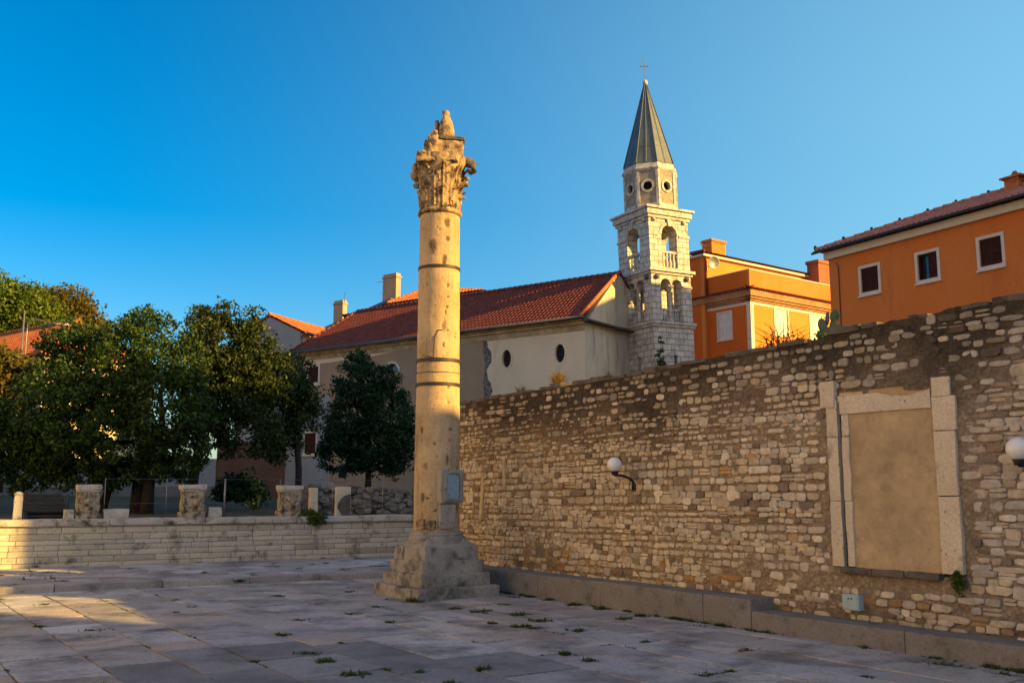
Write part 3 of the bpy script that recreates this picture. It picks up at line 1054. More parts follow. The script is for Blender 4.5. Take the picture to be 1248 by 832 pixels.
# ================================================================ THE COLUMN
CX, CY = -1.48, 19.6
COL = Frame(CX, CY, 0, UX, UY)
colm = thing('ancient_column', 'tall weathered Roman column with broken Corinthian capital on a stepped plinth', 'column', COL)
zc = lambda py, px=533, Y=CY: at(px, py, Y).z
# plinth: stepped blocks (local axes run with the rubble wall)
zs = [0.0, zc(714, 510, 18.4), zc(702, 510, 18.5), zc(690, 510, 18.6), zc(676, 510, 18.7), zc(668, 510, 18.75)]
zs = [0.0, 0.21, 0.44, 0.68, 0.93]
pl = bpy.data.objects.new('plinth', None); link(pl, colm)
def course(x0, x1, y0, y1, z0, z1, splits, seed, amp=0.025, taper=0.0, name='plinth_course'):
    mb = MB()
    rr = random.Random(seed)
    xs = [x0] + [x0 + (x1 - x0) * s for s in splits] + [x1]
    for i in range(len(xs) - 1):
        mb.rough(xs[i] + .004, xs[i + 1] - .004, y0 + rr.uniform(-.02, .02), y1, z0, z1 + rr.uniform(-.012, .012), amp, 6, 0.022, 3.2, taper, seed=seed + i)
    mb.build(name, M['plinth'], pl, smooth=True, angle=50)
course(-0.90, 0.90, -0.90, 0.90, -0.04, zs[1], (0.55, 0.86), 2, 0.018)
course(-0.765, 0.77, -0.765, 0.765, zs[1] - .01, zs[2], (0.36, 0.72), 5, 0.018)
course(-0.67, 0.67, -0.67, 0.67, zs[2] - .01, zs[3], (0.62,), 9, 0.016, 0.03)
course(-0.61, 0.61, -0.61, 0.61, zs[3] - .01, zs[4], (0.3,), 13, 0.016, 0.05)
mb = MB()
mb.rough(-0.57, 0.57, -0.57, 0.57, zs[4] - .02, zs[4] + 0.22, 0.018, 9, 0.012, 3.0, 0.40, seed=31)
mb.build('weathered_top', M['plinth'], pl, smooth=True, angle=60)

z_b = zc(647); z_t = zc(262, 535)
zb0 = zs[4] + 0.08
def rough_lathe(prof, seg, amp, freq, seed, name, mat, parent, dents=(), tone=True, chip=0.0, c=(0, 0)):
    mb = MB()
    vs, cs = [], []
    off = Vector((seed * 1.7, seed * 2.3, 0))
    for r, z in prof:
        for k in range(seg):
            a = 2 * math.pi * k / seg
            p = Vector((r * math.cos(a), r * math.sin(a), z))
            d = noise.noise(p * freq + off) * amp + noise.noise(p * freq * 4 + off) * amp * 0.4
            t = 1.0
            for (da, dz, dr, dd, sh) in dents:
                q = math.hypot(((a - da + math.pi) % (2 * math.pi) - math.pi) * r, (z - dz) * sh)
                q += 0.4 * dr * noise.noise(p * 14 + off)
                if q < dr:
                    f = 1 - q / dr
                    d -= dd * min(1, f * 2.2)
                    t = min(t, 1 - 0.75 * min(1, f * 2))
            if chip:
                nn = noise.noise(p * 2.7 + off * 2)
                if nn > 0.32: d -= chip * (nn - 0.32) * 2
            rr_ = r + d
            vs.append((c[0] + rr_ * math.cos(a), c[1] + rr_ * math.sin(a), z))
            cs.append((t, t, t))
    fs = []
    for i in range(len(prof) - 1):
        for k in range(seg):
            k2 = (k + 1) % seg
            fs.append((i * seg + k, i * seg + k2, (i + 1) * seg + k2, (i + 1) * seg + k))
    fs.append(tuple(range(seg - 1, -1, -1)))
    fs.append(tuple(range((len(prof) - 1) * seg, len(prof) * seg)))
    mb.v, mb.f, mb.c = vs, fs, cs if tone else []
    return mb.build(name, mat, parent, smooth=True, angle=50)

# base mouldings
bp = [(0.54, zb0 - 0.06), (0.54, zb0 + 0.09), (0.515, zb0 + 0.12), (0.49, zb0 + 0.15), (0.485, zb0 + 0.19), (0.515, z_b - 0.09), (0.525, z_b - 0.05), (0.51, z_b - 0.01), (0.46, z_b + 0.02)]
fine = []
for (a, b), (c, d) in zip(bp, bp[1:]):
    for i in range(3): fine.append((a + (c - a) * i / 3, b + (d - b) * i / 3))
fine.append(bp[-1])
rough_lathe(fine, 96, 0.03, 2.2, 3, 'base_moulding', M['plinth'], colm, tone=False, chip=0.06)

# the angle (in column axes) that faces the camera
view = math.atan2(-CY, -CX) - math.atan2(UY, UX)
def ang(px, py, r=0.42):
    """local angle and height of a pixel on the shaft's camera side"""
    p = at(px, py, CY - r)
    s = max(-0.98, min(0.98, (p.x - CX * p.y / CY) / r))
    return view + math.asin(s), p.z
# bullet holes, pocks and cracks
D = []
for (px, py, dr, dd, sh) in [(545, 270, .075, .03, .6), (546, 290, .05, .03, 1), (541, 316, .07, .03, .6), (546, 347, .03, .03, .5), (546, 361, .03, .03, 1), (545, 373, .045, .03, 1),
                             (541, 398, .06, .012, .35), (545, 402, .04, .03, 1), (540, 420, .025, .02, .5), (546, 472, .045, .03, 1.2), (546, 490, .03, .03, 1), (549, 523, .06, .02, 1.6),
                             (548, 536, .03, .03, 1), (515, 524, .05, .015, .7), (519, 568, .06, .02, .8), (530, 541, .03, .03, .8), (516, 606, .05, .04, .55), (522, 607, .025, .03, 1),
                             (545, 560, .035, .03, .25), (505, 560, .06, .03, .4), (533, 556, .022, .03, 1), (527, 300, .10, .006, .5), (533, 592, .02, .02, 1), (549, 445, .02, .02, 1),
                             (543, 380, .02, .02, .3), (556, 570, .03, .02, 1), (520, 345, .02, .01, .4), (531, 622, .03, .03, 1), (556, 620, .03, .03, 1)]:
    a, z = ang(px, py)
    D.append((a, z, dr, dd, sh))
rs = random.Random(99)
for i in range(85):
    D.append((view + rs.uniform(-1.5, 1.5), rs.uniform(z_b, z_t), rs.uniform(.008, .022), rs.uniform(.008, .02), rs.uniform(.4, 1.3)))
prof = []
nz = 330
for i in range(nz + 1):
    f = i / nz
    r = 0.452 - 0.050 * f ** 1.15
    prof.append((r, z_b - 0.01 + (z_t - z_b + 0.02) * f))
prof[0] = (0.47, prof[0][1]); prof[1] = (0.465, prof[1][1])
rough_lathe(prof, 132, 0.010, 2.0, 8, 'shaft', M['column'], colm, dents=D, chip=0.012)
rz = lambda z: 0.452 - 0.050 * max(0, (z - z_b) / (z_t - z_b)) ** 1.15
for py, hh in ((329, .03), (441, .035), (470, .035)):
    z = zc(py, 535)
    r = rz(z)
    mb = MB()
    mb.lathe([(r + 0.004, z - hh), (r + 0.016, z - hh), (r + 0.018, z), (r + 0.016, z + hh), (r + 0.004, z + hh)], 64)
    mb.build('iron_band', M['iron'], colm, smooth=True, angle=40)
z = zc(456, 535)
mb = MB(); pts = []
for i in range(20):
    a = view + math.pi * 0.5 * (i / 19 * 1.9 - 0.95)
    pts.append((math.cos(a) * (rz(z) + .002), math.sin(a) * (rz(z) + .002), z + 0.02 * noise.noise(Vector((i * .5, 0, 0)))))
mb.tube(pts, 0.008, 5); mb.build('crack_line', M['iron'], colm)
mb = MB(); pts = []
for px, py in ((515, 432), (523, 434), (529, 436), (529, 425), (530, 410), (534, 402), (539, 402)):
    a, zz = ang(px, py); pts.append((math.cos(a) * (rz(zz) + .002), math.sin(a) * (rz(zz) + .002), zz))
mb.tube(pts, 0.011, 6); mb.build('chain', M['iron'], colm)

# relief plaque and bracket blocks tied to the shaft
def on_shaft(name, px0, px1, py0, py1, thick, mat, arch=False, seed=0, bev=0.02):
    a0, z1 = ang(px0, py0); a1, z0 = ang(px1, py1)
    am = (a0 + a1) / 2
    w = abs(a1 - a0) * 0.45
    T = Matrix.Rotation(am + math.pi / 2, 4, 'Z')
    mb = MB(T)
    r = rz(max(z0, z_b))
    mb.rough(-w / 2, w / 2, -r - thick, -r + 0.08, z0, z1, 0.010, 6, bev, 4, seed=seed)
    o = mb.build(name, M[mat], colm, smooth=True, angle=45)
    return o, T, w, r, z0, z1
o, T, w, r, z0, z1 = on_shaft('relief_plaque', 533, 557, 572, 613, 0.09, 'plaque', seed=3)
mb = MB(T)
arc = [(-w * .30, z0 + .07), (w * .30, z0 + .07), (w * .30, z1 - .17)] + [(w * .30 * math.cos(t), z1 - .17 + .11 * math.sin(t)) for t in [math.pi * i / 10 for i in range(1, 10)]] + [(-w * .30, z1 - .17)]
arc_o = [(-w * .38, z0 + .05), (w * .38, z0 + .05), (w * .38, z1 - .17)] + [(w * .38 * math.cos(t), z1 - .17 + .14 * math.sin(t)) for t in [math.pi * i / 10 for i in range(1, 10)]] + [(-w * .38, z1 - .17)]
mb.panel(arc_o, [arc], -r - 0.125, -r - 0.08)
mb.build('arch_frame', M['plaque'], o)
mb = MB(T)
mb.rough(-w * .27, w * .27, -r - .108, -r - .07, z0 + .08, z1 - .1, 0.008, 5, 0.015, 7); mb.build('faded_panel', M['niche'], o, smooth=True, angle=50)
on_shaft('bracket_block', 534, 551, 614, 644, 0.07, 'plaque', seed=7)
on_shaft('bracket_block', 521, 531, 634, 645, 0.06, 'capital', seed=9)
on_shaft('bracket_block', 510, 519, 632, 645, 0.04, 'capital', seed=11)

# ---- capital
zk = lambda py: zc(py, 540)
z0, z1 = zk(262), zk(195)
H = z1 - z0
rough_lathe([(0.40, z0 - 0.05), (0.44, z0 - 0.03), (0.455, z0), (0.45, z0 + 0.03), (0.41, z0 + 0.05), (0.40, z0 + 0.08)], 64, 0.012, 3, 1, 'neck_ring', M['capital'], colm, tone=False)
bell = [(0.37 + 0.15 * (i / 24) ** 1.8, z0 + 0.06 + (H - 0.06) * i / 24) for i in range(25)]
rough_lathe(bell, 72, 0.05, 3.2, 2, 'bell', M['capital'], colm, tone=False, chip=0.05)
def acanthus(mb, a, zb, h, w, r0, r1, seed, curl=1.0, broken=1.0):
    rr = random.Random(seed)
    nh, nw = 14, 8
    vs = []
    for i in range(nh + 1):
        t = i / nh * broken
        rad = r0 + (r1 - r0) * t ** 1.6
        z = zb + h * t
        if t > 0.72:
            q = (t - 0.72) / 0.28
            rad += curl * 0.13 * math.sin(q * 1.6)
            z -= curl * h * 0.30 * q * q
        wd = w * (0.62 + 0.5 * math.sin(min(1, t * 1.25) * math.pi * 0.75)) * (1 - 0.75 * max(0, (t - .75) / .25) ** 2)
        wd *= 1 + 0.14 * math.cos(i * 2.6)
        for j in range(nw + 1):
            s = j / nw * 2 - 1
            groove = 0.018 * math.cos(s * math.pi * 3.0) - 0.03 * s * s
            aa = a + s * wd / (2 * max(rad, .3))
            rj = rad + groove + 0.012 * rr.uniform(-1, 1)
            vs.append((rj * math.cos(aa), rj * math.sin(aa), z - 0.02 * abs(s) + 0.012 * rr.uniform(-1, 1)))
    nf = len(vs)
    fs = []
    for i in range(nh):
        for j in range(nw):
            b = i * (nw + 1) + j
            fs.append((b, b + 1, b + nw + 2, b + nw + 1))
    # thickness
    inner = [(x * 0.93, y * 0.93, z - 0.015) for x, y, z in vs]
    fs2 = [tuple(nf + q for q in f[::-1]) for f in fs]
    edge = [j for j in range(nw + 1)] + [i * (nw + 1) + nw for i in range(1, nh + 1)] + [nh * (nw + 1) + j for j in range(nw - 1, -1, -1)] + [i * (nw + 1) for i in range(nh - 1, 0, -1)]
    for k in range(len(edge)):
        a_, b_ = edge[k], edge[(k + 1) % len(edge)]
        fs2.append((a_, b_, nf + b_, nf + a_))
    mb.add(vs + inner, fs + fs2)
off = view + 0.12
for k in range(8):
    a = off + k * math.pi / 4
    mb = MB(); acanthus(mb, a, z0 + 0.05, H * 0.46, 0.27, 0.41, 0.47, k, 0.55, 0.93 if k % 3 else 0.8); mb.build('acanthus_leaf', M['capital'], colm, smooth=True, angle=60)
    mb = MB(); acanthus(mb, a + math.pi / 8, z0 + 0.12, H * 0.70, 0.25, 0.41, 0.50, k + 20, 0.9 if k in (1, 2) else 0.5, 1.0 if k in (1, 2) else 0.85); mb.build('acanthus_leaf', M['capital'], colm, smooth=True, angle=60)
    mb = MB(); acanthus(mb, a, z0 + 0.34, H * 0.62, 0.18, 0.43, 0.54, k + 40, 0.35, 0.9); mb.build('acanthus_leaf', M['capital'], colm, smooth=True, angle=60)
# camera-right direction in column axes
cr = view + math.pi / 2
T = Matrix.Rotation(view + math.pi / 2, 4, 'Z')      # local x = camera right, -y towards camera
sc_ = CY / FPX * 1.03
X = lambda px: (px - 537) * sc_
def lump(name, px0, px1, py0, py1, y0, y1, amp, seed, mat='capital', cuts=8, bev=0.05, skew=0.0, taper=0.0, freq=3.2):
    mb = MB(T); mb.rough(X(px0), X(px1), y0, y1, zk(py1), zk(py0), amp, cuts, bev, freq, taper, skew, seed=seed)
    return mb.build(name, M[mat], colm, smooth=True, angle=60)
lump('abacus', 509, 560, 194, 206, -0.50, 0.45, 0.06, 4)
# the one surviving volute on the right, curling down, dark with lichen
mb = MB(T)
pts = [(X(548), 0, zk(199)), (X(560), -0.03, zk(198)), (X(570), -.08, zk(198)), (X(577), -.10, zk(203)), (X(578), -.10, zk(209)), (X(573.5), -.10, zk(212)), (X(570), -.10, zk(209))]
mb.tube(pts, [0.13, 0.125, 0.115, 0.09, 0.07, 0.055, 0.04], 10)
for i, v in enumerate(mb.v):
    mb.v[i] = tuple(Vector(v) + noise.noise_vector(Vector(v) * 5) * 0.035)
mb.build('volute', M['sill'], colm, smooth=True)
mb = MB(T)
mb.tube([(X(557), -.1, zk(233)), (X(563), -.12, zk(227)), (X(569), -.12, zk(226)), (X(571), -.12, zk(230))], [0.09, 0.07, 0.05, 0.02], 8)
mb.tube([(X(556), -.1, zk(245)), (X(561), -.12, zk(242.5)), (X(566), -.12, zk(242)), (X(567), -.12, zk(244))], [0.06, 0.05, 0.03, 0.015], 8)
for px, py, r_ in ((508, 206, .10), (506, 217, .11), (507, 228, .08), (513, 200, .10), (545, 208, .10), (549, 214, .07), (528, 212, .08)):
    p = Vector((X(px), -0.30 if px > 515 else -0.05, zk(py)))
    mb.lathe([(0.01, -r_), (r_ * .8, -r_ * .6), (r_, 0), (r_ * .8, r_ * .6), (0.01, r_)], 10, c=p)
for i, v in enumerate(mb.v):
    mb.v[i] = tuple(Vector(v) + noise.noise_vector(Vector(v) * 6) * 0.05)
mb.build('broken_scrolls', M['capital'], colm, smooth=True)
# broken entablature block, wider at its top
mb = MB(T)
mb.rough(X(527), X(563.5), -0.30, 0.28, zk(196), zk(177), 0.03, 9, 0.02, 4, -0.10, seed=5)
mb.build('top_block', M['capital'], colm, smooth=True, angle=50)
mb = MB(T)
mb.rough(X(524), X(566), -0.34, 0.32, zk(178), zk(174), 0.018, 7, 0.015, 4, seed=6)
for i, v in enumerate(mb.v):
    l = v
    q = T.inverted() @ Vector(v)
    mb.v[i] = (v[0], v[1], v[2] - 0.12 * (q.x - X(524)) * 0.75 + 0.07)
mb.build('top_slab', M['sill'], colm, smooth=True, angle=50)
for a in ((516.5, 523, 176, 194, -.25, .1), (522, 533.5, 172, 196, -.40, -.2), (526, 534, 164, 176, -.2, .1)):
    lump('broken_bracket', *a, 0.045, int(a[0]), cuts=5, bev=0.025, freq=5)
# figure remnant: seated body with rounded head, and a stub
def ovoid(name, cx, cy, pts, seed):
    mb = MB(T)
    prof = []
    for (a, b), (c, d) in zip(pts, pts[1:]):
        for i in range(4): prof.append((a + (c - a) * i / 4, b + (d - b) * i / 4))
    prof.append(pts[-1])
    mb.lathe(prof, 28, c=(cx, cy, 0))
    for i, v in enumerate(mb.v):
        mb.v[i] = tuple(Vector(v) + noise.noise_vector(Vector(v) * 5 + Vector((seed, 0, 0))) * 0.035 + noise.noise_vector(Vector(v) * 14) * 0.014)
    mb.build(name, M['capital'], colm, smooth=True)
ovoid('figure_remnant', X(543.5), -.05, [(0.12, zk(175)), (0.15, zk(170)), (0.165, zk(163)), (0.15, zk(155)), (0.10, zk(147)), (0.085, zk(143)), (0.085, zk(139)), (0.05, zk(136.5)), (0.005, zk(136))], 1)
ovoid('figure_stub', X(533), -.02, [(0.09, zk(174)), (0.07, zk(168)), (0.06, zk(160)), (0.065, zk(152)), (0.05, zk(148.5)), (0.005, zk(148))], 5)

# ================================================================ PODIUM PIERS AND BLOCKS
def pier_at(px0, px1, py0, py1, name, label, seed, d=0.15):
    x0, zb = LOW.hit(px0, py1, d); x1, zt = LOW.hit(px1, py0, d)
    w = x1 - x0
    t = thing(name, label, 'altar', LOW.M @ Matrix.Translation((x0 + w / 2, d + w / 2, ZT - 0.01)), 'carved stone altars on the podium wall')
    h = zt - ZT
    mb = MB()
    mb.rough(-w * .44, w * .44, -w * .44, w * .44, 0.14, h - 0.12, 0.035, 9, 0.03, 4.5, seed=seed); mb.build('carved_body', M['pier'], t, smooth=True, angle=60)
    mb = MB(); mb.rough(-w * .5, w * .5, -w * .5, w * .5, 0, 0.15, 0.03, 6, 0.03, 4, seed=seed + 1); mb.build('foot_moulding', M['pier'], t, smooth=True, angle=60)
    mb = MB(); mb.rough(-w * .5, w * .5, -w * .5, w * .5, h - 0.125, h, 0.02, 6, 0.02, 4, seed=seed + 2)
    mb.rough(-w * .46, w * .46, -w * .46, w * .46, h - 0.17, h - 0.12, 0.015, 5, 0.012, 4, seed=seed + 3); mb.build('top_moulding', M['coping'], t, smooth=True, angle=60)
    mb = MB()
    rr = random.Random(seed)
    for i in range(7):
        a = rr.uniform(-.28, .28) * w; b = rr.uniform(.3, .7) * h; r_ = rr.uniform(.05, .10)
        mb.lathe([(0.01, -r_), (r_ * .8, -r_ * .5), (r_, 0), (r_ * .8, r_ * .5), (0.01, r_)], 10, c=(a, -w * .43, b))
    for i, v in enumerate(mb.v): mb.v[i] = tuple(Vector(v) + noise.noise_vector(Vector(v) * 9) * 0.03)
    mb.build('worn_relief', M['pier'], t, smooth=True)
    return t
pier_at(92, 125, 590, 630, 'stone_altar', 'carved stone altar between two low slabs, beside the dark slatted bench', 11)
pier_at(221, 253, 590, 628, 'stone_altar', 'blotchy carved stone altar next to the thin fence post, a small slab beside it', 22)
pier_at(342, 370, 591, 627, 'stone_altar', 'grey carved stone altar beside the round green bush on the podium wall', 33)
def slab_at(px0, px1, py0, py1, d, depth, label, seed, mat='coping', name='stone_slab', cat='stone slab', hz=None):
    x0, z0 = LOW.hit(px0, py1, d); x1, z1 = LOW.hit(px1, py0, d)
    mb = MB(LOW.M)
    mb.rough(x0, x1, d, d + depth, ZT - 0.015, max(z1, ZT + 0.05), 0.02, 5, 0.025, 4, seed=seed)
    return tag(mb.build(name, M[mat], smooth=True, angle=50), label, cat, 'loose slabs beside the altars')
slab_at(78, 91, 621, 630, 0.3, 0.4, 'short pale slab lying left of the altar nearest the slatted bench', 1)
slab_at(126, 158, 620, 629, 0.2, 0.4, 'long pale slab with slanted end lying right of the altar nearest the slatted bench', 2)
slab_at(254, 271, 618, 628, 0.3, 0.5, 'pale broken slab lying between the middle altar and the thin fence post', 3)
slab_at(371, 386, 622, 628, 0.5, 0.4, 'small pale slab lying behind the round green bush', 4)
# rounded stone post
x0, z0 = LOW.hit(21, 628, 0.2)
_, z1 = LOW.hit(21, 598, 0.2)
post = thing('stone_post', 'narrow pale stone post with rounded top beside the dark slatted bench', 'post', LOW.M @ Matrix.Translation((x0, 0.2, ZT - 0.01)))
mb = MB(); h = z1 - ZT
mb.rough(-.10, .10, -.10, .10, 0, h * .86, 0.012, 5, 0.02, 4, 0.08); mb.build('shaft', M['coping'], post, smooth=True, angle=50)
mb = MB(); mb.lathe([(0.085, h * .85), (0.105, h * .88), (0.10, h * .93), (0.06, h * .985), (0.005, h)], 14); mb.build('rounded_top', M['coping'], post, smooth=True)
# dark slatted bench
bx0, _ = LOW.hit(26, 627, 0.9); bx1, bz1 = LOW.hit(90, 602, 0.9)
bench = thing('slatted_bench', 'dark slatted timber bench with high back behind the rounded stone post', 'bench', LOW.M @ Matrix.Translation(((bx0 + bx1) / 2, 0.9, 1.12)))
bw = bx1 - bx0; bh = bz1 - 1.12
for i in range(6):
    mb = MB(); mb.box(-bw / 2, bw / 2 - 0.05 * i, 0.30 + .03 * i, 0.34 + .03 * i, 0.12 + i * (bh - .1) / 6, 0.12 + (i + .82) * (bh - .1) / 6, 0.008); mb.build('back_slat', M['bench'], bench)
for i in range(4):
    mb = MB(); mb.box(-bw / 2, bw / 2, -0.15 + .11 * i, -0.06 + .11 * i, 0.36, 0.39, 0.008); mb.build('seat_slat', M['bench'], bench)
for s in (-.42, .42):
    mb = MB(); mb.box(bw * s - .04, bw * s + .04, -.12, .36, 0.0, .36, 0.01); mb.build('leg', M['bench'], bench)
    mb = MB(); mb.tube([(bw * s, .34, .3), (bw * s, .52, bh)], .03, 6); mb.build('back_support', M['bench'], bench)

# thin wire fence behind the wall
fx0, fz0 = LOW.hit(273, 626, 1.0); _, fz1 = LOW.hit(273, 583, 1.0)
fx1, _ = LOW.hit(520, 590, 1.0)
fx9, _ = LOW.hit(180, 590, 1.0)
fence = thing('wire_fence', 'thin grey wire fence with slim posts along the top of the podium wall', 'fence', LOW.M @ Matrix.Translation((fx0, 1.0, 1.1)))
for i in range(-2, 6):
    mb = MB(); mb.tube([(i * 1.55, 0, 0), (i * 1.55, 0, fz1 - 1.1)], .026 if i == 0 else .010, 8); mb.build('post', M['grey_metal'], fence, smooth=True)
for zz in (0.15, 0.55, fz1 - 1.12):
    mb = MB(); mb.tube([(-3.1, 0, zz), (7.75, 0, zz)], .004, 4); mb.build('wire', M['grey_metal'], fence)

# ================================================================ WALL LAMPS, BOX, WEEDS
def wall_lamp(px, py, label, r_px):
    x, z = WALL.hit(px, py, -0.42)
    t = thing('wall_lamp', label, 'wall lamp', WALL.M @ Matrix.Translation((x, 0, z)), 'white globe lamps on the rubble wall')
    rad = r_px
    mb = MB(); mb.lathe([(rad * math.sin(math.pi * i / 16) + 1e-4, -rad * math.cos(math.pi * i / 16)) for i in range(17)], 28, c=(0, -.42, 0)); mb.build('globe', M['globe'], t, smooth=True)
    mb = MB()
    mb.lathe([(0.055, -rad - .05), (0.06, -rad - .02), (0.075, -rad + .02), (0.07, -rad + .035)], 16, c=(0, -.42, 0)); mb.build('collar', M['black_metal'], t, smooth=True)
    pts = []
    for i in range(13):
        f = i / 12
        a = f * math.pi / 2
        pts.append((0.04 * math.sin(a), -.42 + .385 * math.sin(a), -rad - .05 - 0.14 * (1 - math.cos(a))))
    pts.append((0.04, -.035, -rad - .30))
    mb = MB(); mb.tube([(0, -.42, -rad - .03)] + pts, .024, 8); mb.build('curved_arm', M['black_metal'], t, smooth=True)
    mb = MB(); mb.box(-.01, .09, -.035, 0.03, -rad - .33, -rad - .20, 0.008); mb.build('wall_plate', M['black_metal'], t)
    mb = MB(); mb.tube([(-.02, -.40, rad * .5), (-.12, -.2, rad * .55 + .04), (-.17, -.12, rad * .5 + .02)], .02, 6); mb.build('cable_hook', M['black_metal'], t, smooth=True)
    return t
wall_lamp(749, 566, 'white globe lamp on curved black arm, halfway along the rubble wall', 0.13)
wall_lamp(1241, 547, 'white globe lamp fixed right of the blocked doorway, cut by the photo edge', 0.135)

x0, z0 = WALL.hit(1028, 742, -0.1); x1, z1 = WALL.hit(1047, 725, -0.1)
eb = thing('junction_box', 'small pale blue electrical box low on the rubble wall beneath the doorway', 'electrical box', WALL.M @ Matrix.Translation(((x0 + x1) / 2, 0, z0)))
mb = MB(); w = x1 - x0; h = z1 - z0
mb.box(-w / 2, w / 2, -.12, .05, 0, h, 0.008); mb.build('casing', M['box_blue'], eb, smooth=True, angle=40)
mb = MB(); mb.box(-w * .42, w * .42, -.128, -.118, h * .08, h * .92, 0.003); o = mb.build('door', M['box_blue'], eb)
for dx in (-.02, .03):
    mb = MB(); mb.lathe([(0.008, 0), (0.008, .02)], 8, c=(dx, -.135, h * .7)); mb.build('lock', M['iron'], eb)

# ================================================================ THE CHURCH
GZ = 1.3
pc = at(713, 430, 53)
CH = Frame(pc.x, pc.y, GZ, 0.81, -0.586)
church = thing('church', 'long cream church with red tiled roof, oval windows and bare tan plaster patch', 'church', CH)
hc = lambda px, py, d=0.0: CH.hit(px, py, d)
xl, ze_l = hc(368, 428)
_, ze = hc(712, 390)
ze = (ze + ze_l) / 2
L0 = xl
yr, zr = CH.hit_side(755, 335, 0.0)       # gable peak above the end wall
xrl, _ = hc(436, 388, yr)
# end wall corner on the tower
DEPTH = 2 * yr
# facade with openings
def rect(x0, x1, z0, z1): return [(x0, z0), (x1, z0), (x1, z1), (x0, z1)]
def ellipse(cx, cz, rx, rz, n=28): return [(cx + rx * math.cos(2 * math.pi * i / n), cz + rz * math.sin(2 * math.pi * i / n)) for i in range(n)]
ov = []
for px, py in ((617.5, 437), (682.5, 430.5)):
    x, z = hc(px, py); ov.append((x, z))
win_b = [hc(376, 467) + hc(389, 446), hc(371, 553) + hc(386, 527)]
door_b = hc(404, 587) + hc(420, 562)
lun = hc(478, 449)
holes = [ellipse(x, z, .33, .52) for x, z in ov]
holes += [rect(a, c, b, d) for a, b, c, d in win_b]
holes += [rect(door_b[0], door_b[2], max(door_b[1], 0.05), door_b[3])]
wlun = 0.55
holes.append([(lun[0] - wlun, lun[1] - .2), (lun[0] + wlun, lun[1] - .2)] + [(lun[0] + wlun * math.cos(t), lun[1] - .2 + wlun * .95 * math.sin(t)) for t in [math.pi * i / 14 for i in range(1, 14)]])
mb = MB(); mb.panel(rect(L0, 0, -1.5, ze), holes, 0.0, 0.45); mb.build('facade', M['church'], church)
mb = MB(); mb.box(L0, -0.46, 0.8, 1.0, -1.5, ze); mb.build('dark_room', M['dark'], church)
# end wall to the tower with raked gable
mb = MB(Matrix(((0, -1, 0, 0), (1, 0, 0, 0), (0, 0, 1, 0), (0, 0, 0, 1))))
mb.prism([(0.452, -1.5), (DEPTH, -1.5), (DEPTH, ze + .2), (yr, zr + 0.12), (0.452, ze + 0.15)], 0.002, 0.4)
mb.build('end_wall', M['church_end'], church)
mb = MB(); mb.box(-0.4, 0.003, 0.001, 0.449, -1.5, ze - 0.003); mb.build('corner_quoin', M['church_end'], church)
mb = MB(); mb.box(L0, L0 + .4, 0.46, DEPTH, -1.5, ze); mb.box(L0, 0, DEPTH - .4, DEPTH, -1.5, ze); mb.build('rear_walls', M['church_tan'], church)
# bare tan plaster: a real skim coat, proud of the facade, with a ragged right edge
xt, _ = hc(590, 450)
_, zt_l = hc(410, 445); _, zt_r = hc(590, 409)
rag = []
rr = random.Random(5)
zz = -1.5
while zz < zt_r:
    rag.append((xt + rr.uniform(-.12, .12), zz)); zz += rr.uniform(.3, .6)
xpale, _ = hc(402, 520)
_, zpale = hc(395, 482)
poly = [(L0 + 0.02, ze - 0.95), (L0 + .02, zpale), (xpale, zpale - .05), (xpale + .05, -1.5)] + rag + [(xt, zt_r), (xt - 3, zt_r), (xt - 9, ze - 0.8), (L0 + 3, ze - 0.9)]
hole2 = [rect(a - .01, c + .01, b - .01, d + .01) for a, b, c, d in win_b[:1]] + [[(p[0] * 1.0, p[1]) for p in holes[-1]]]
hole2 += [rect(door_b[0] - .25, door_b[2] + .1, -1.4, door_b[3] + .1)] if door_b[0] - .25 > xpale + .1 else []
mb = MB(); mb.panel(poly, hole2, -0.025, -0.003); mb.build('bare_plaster', M['church_tan'], church)
mb = MB()
lft, rgt = [], []
q = zt_r - 5.6
while q < zt_r - .1:
    f = abs(math.sin(q * 1.7)) * .45 + rr.uniform(.03, .22)
    lft.append((xt - .25, q)); rgt.append((xt + f, q)); q += rr.uniform(.12, .3)
mb.panel(lft + rgt[::-1], [], -0.012, -0.002)
mb.build('exposed_masonry', M['exposed'], church)
mb = MB(); mb.panel(rect(L0 + .04, xpale - .03, -1.5, zpale - .06), [rect(a - .01, c + .01, b - .01, d + .01) for a, b, c, d in win_b[1:]], -0.022, -0.004); mb.build('pale_plaster', M['white_plaster'], church)
# cornice band under the eaves
mb = MB()
for (z0, z1, pr) in ((ze - 0.62, ze - 0.30, .05), (ze - 0.30, ze - 0.12, .16), (ze - 0.12, ze, .28)):
    mb.box(L0 - .02, 0.03, -pr, 0.0015, z0 + .002, z1 - .002, 0.015)
mb.build('eaves_cornice', M['cornice_old'], church)
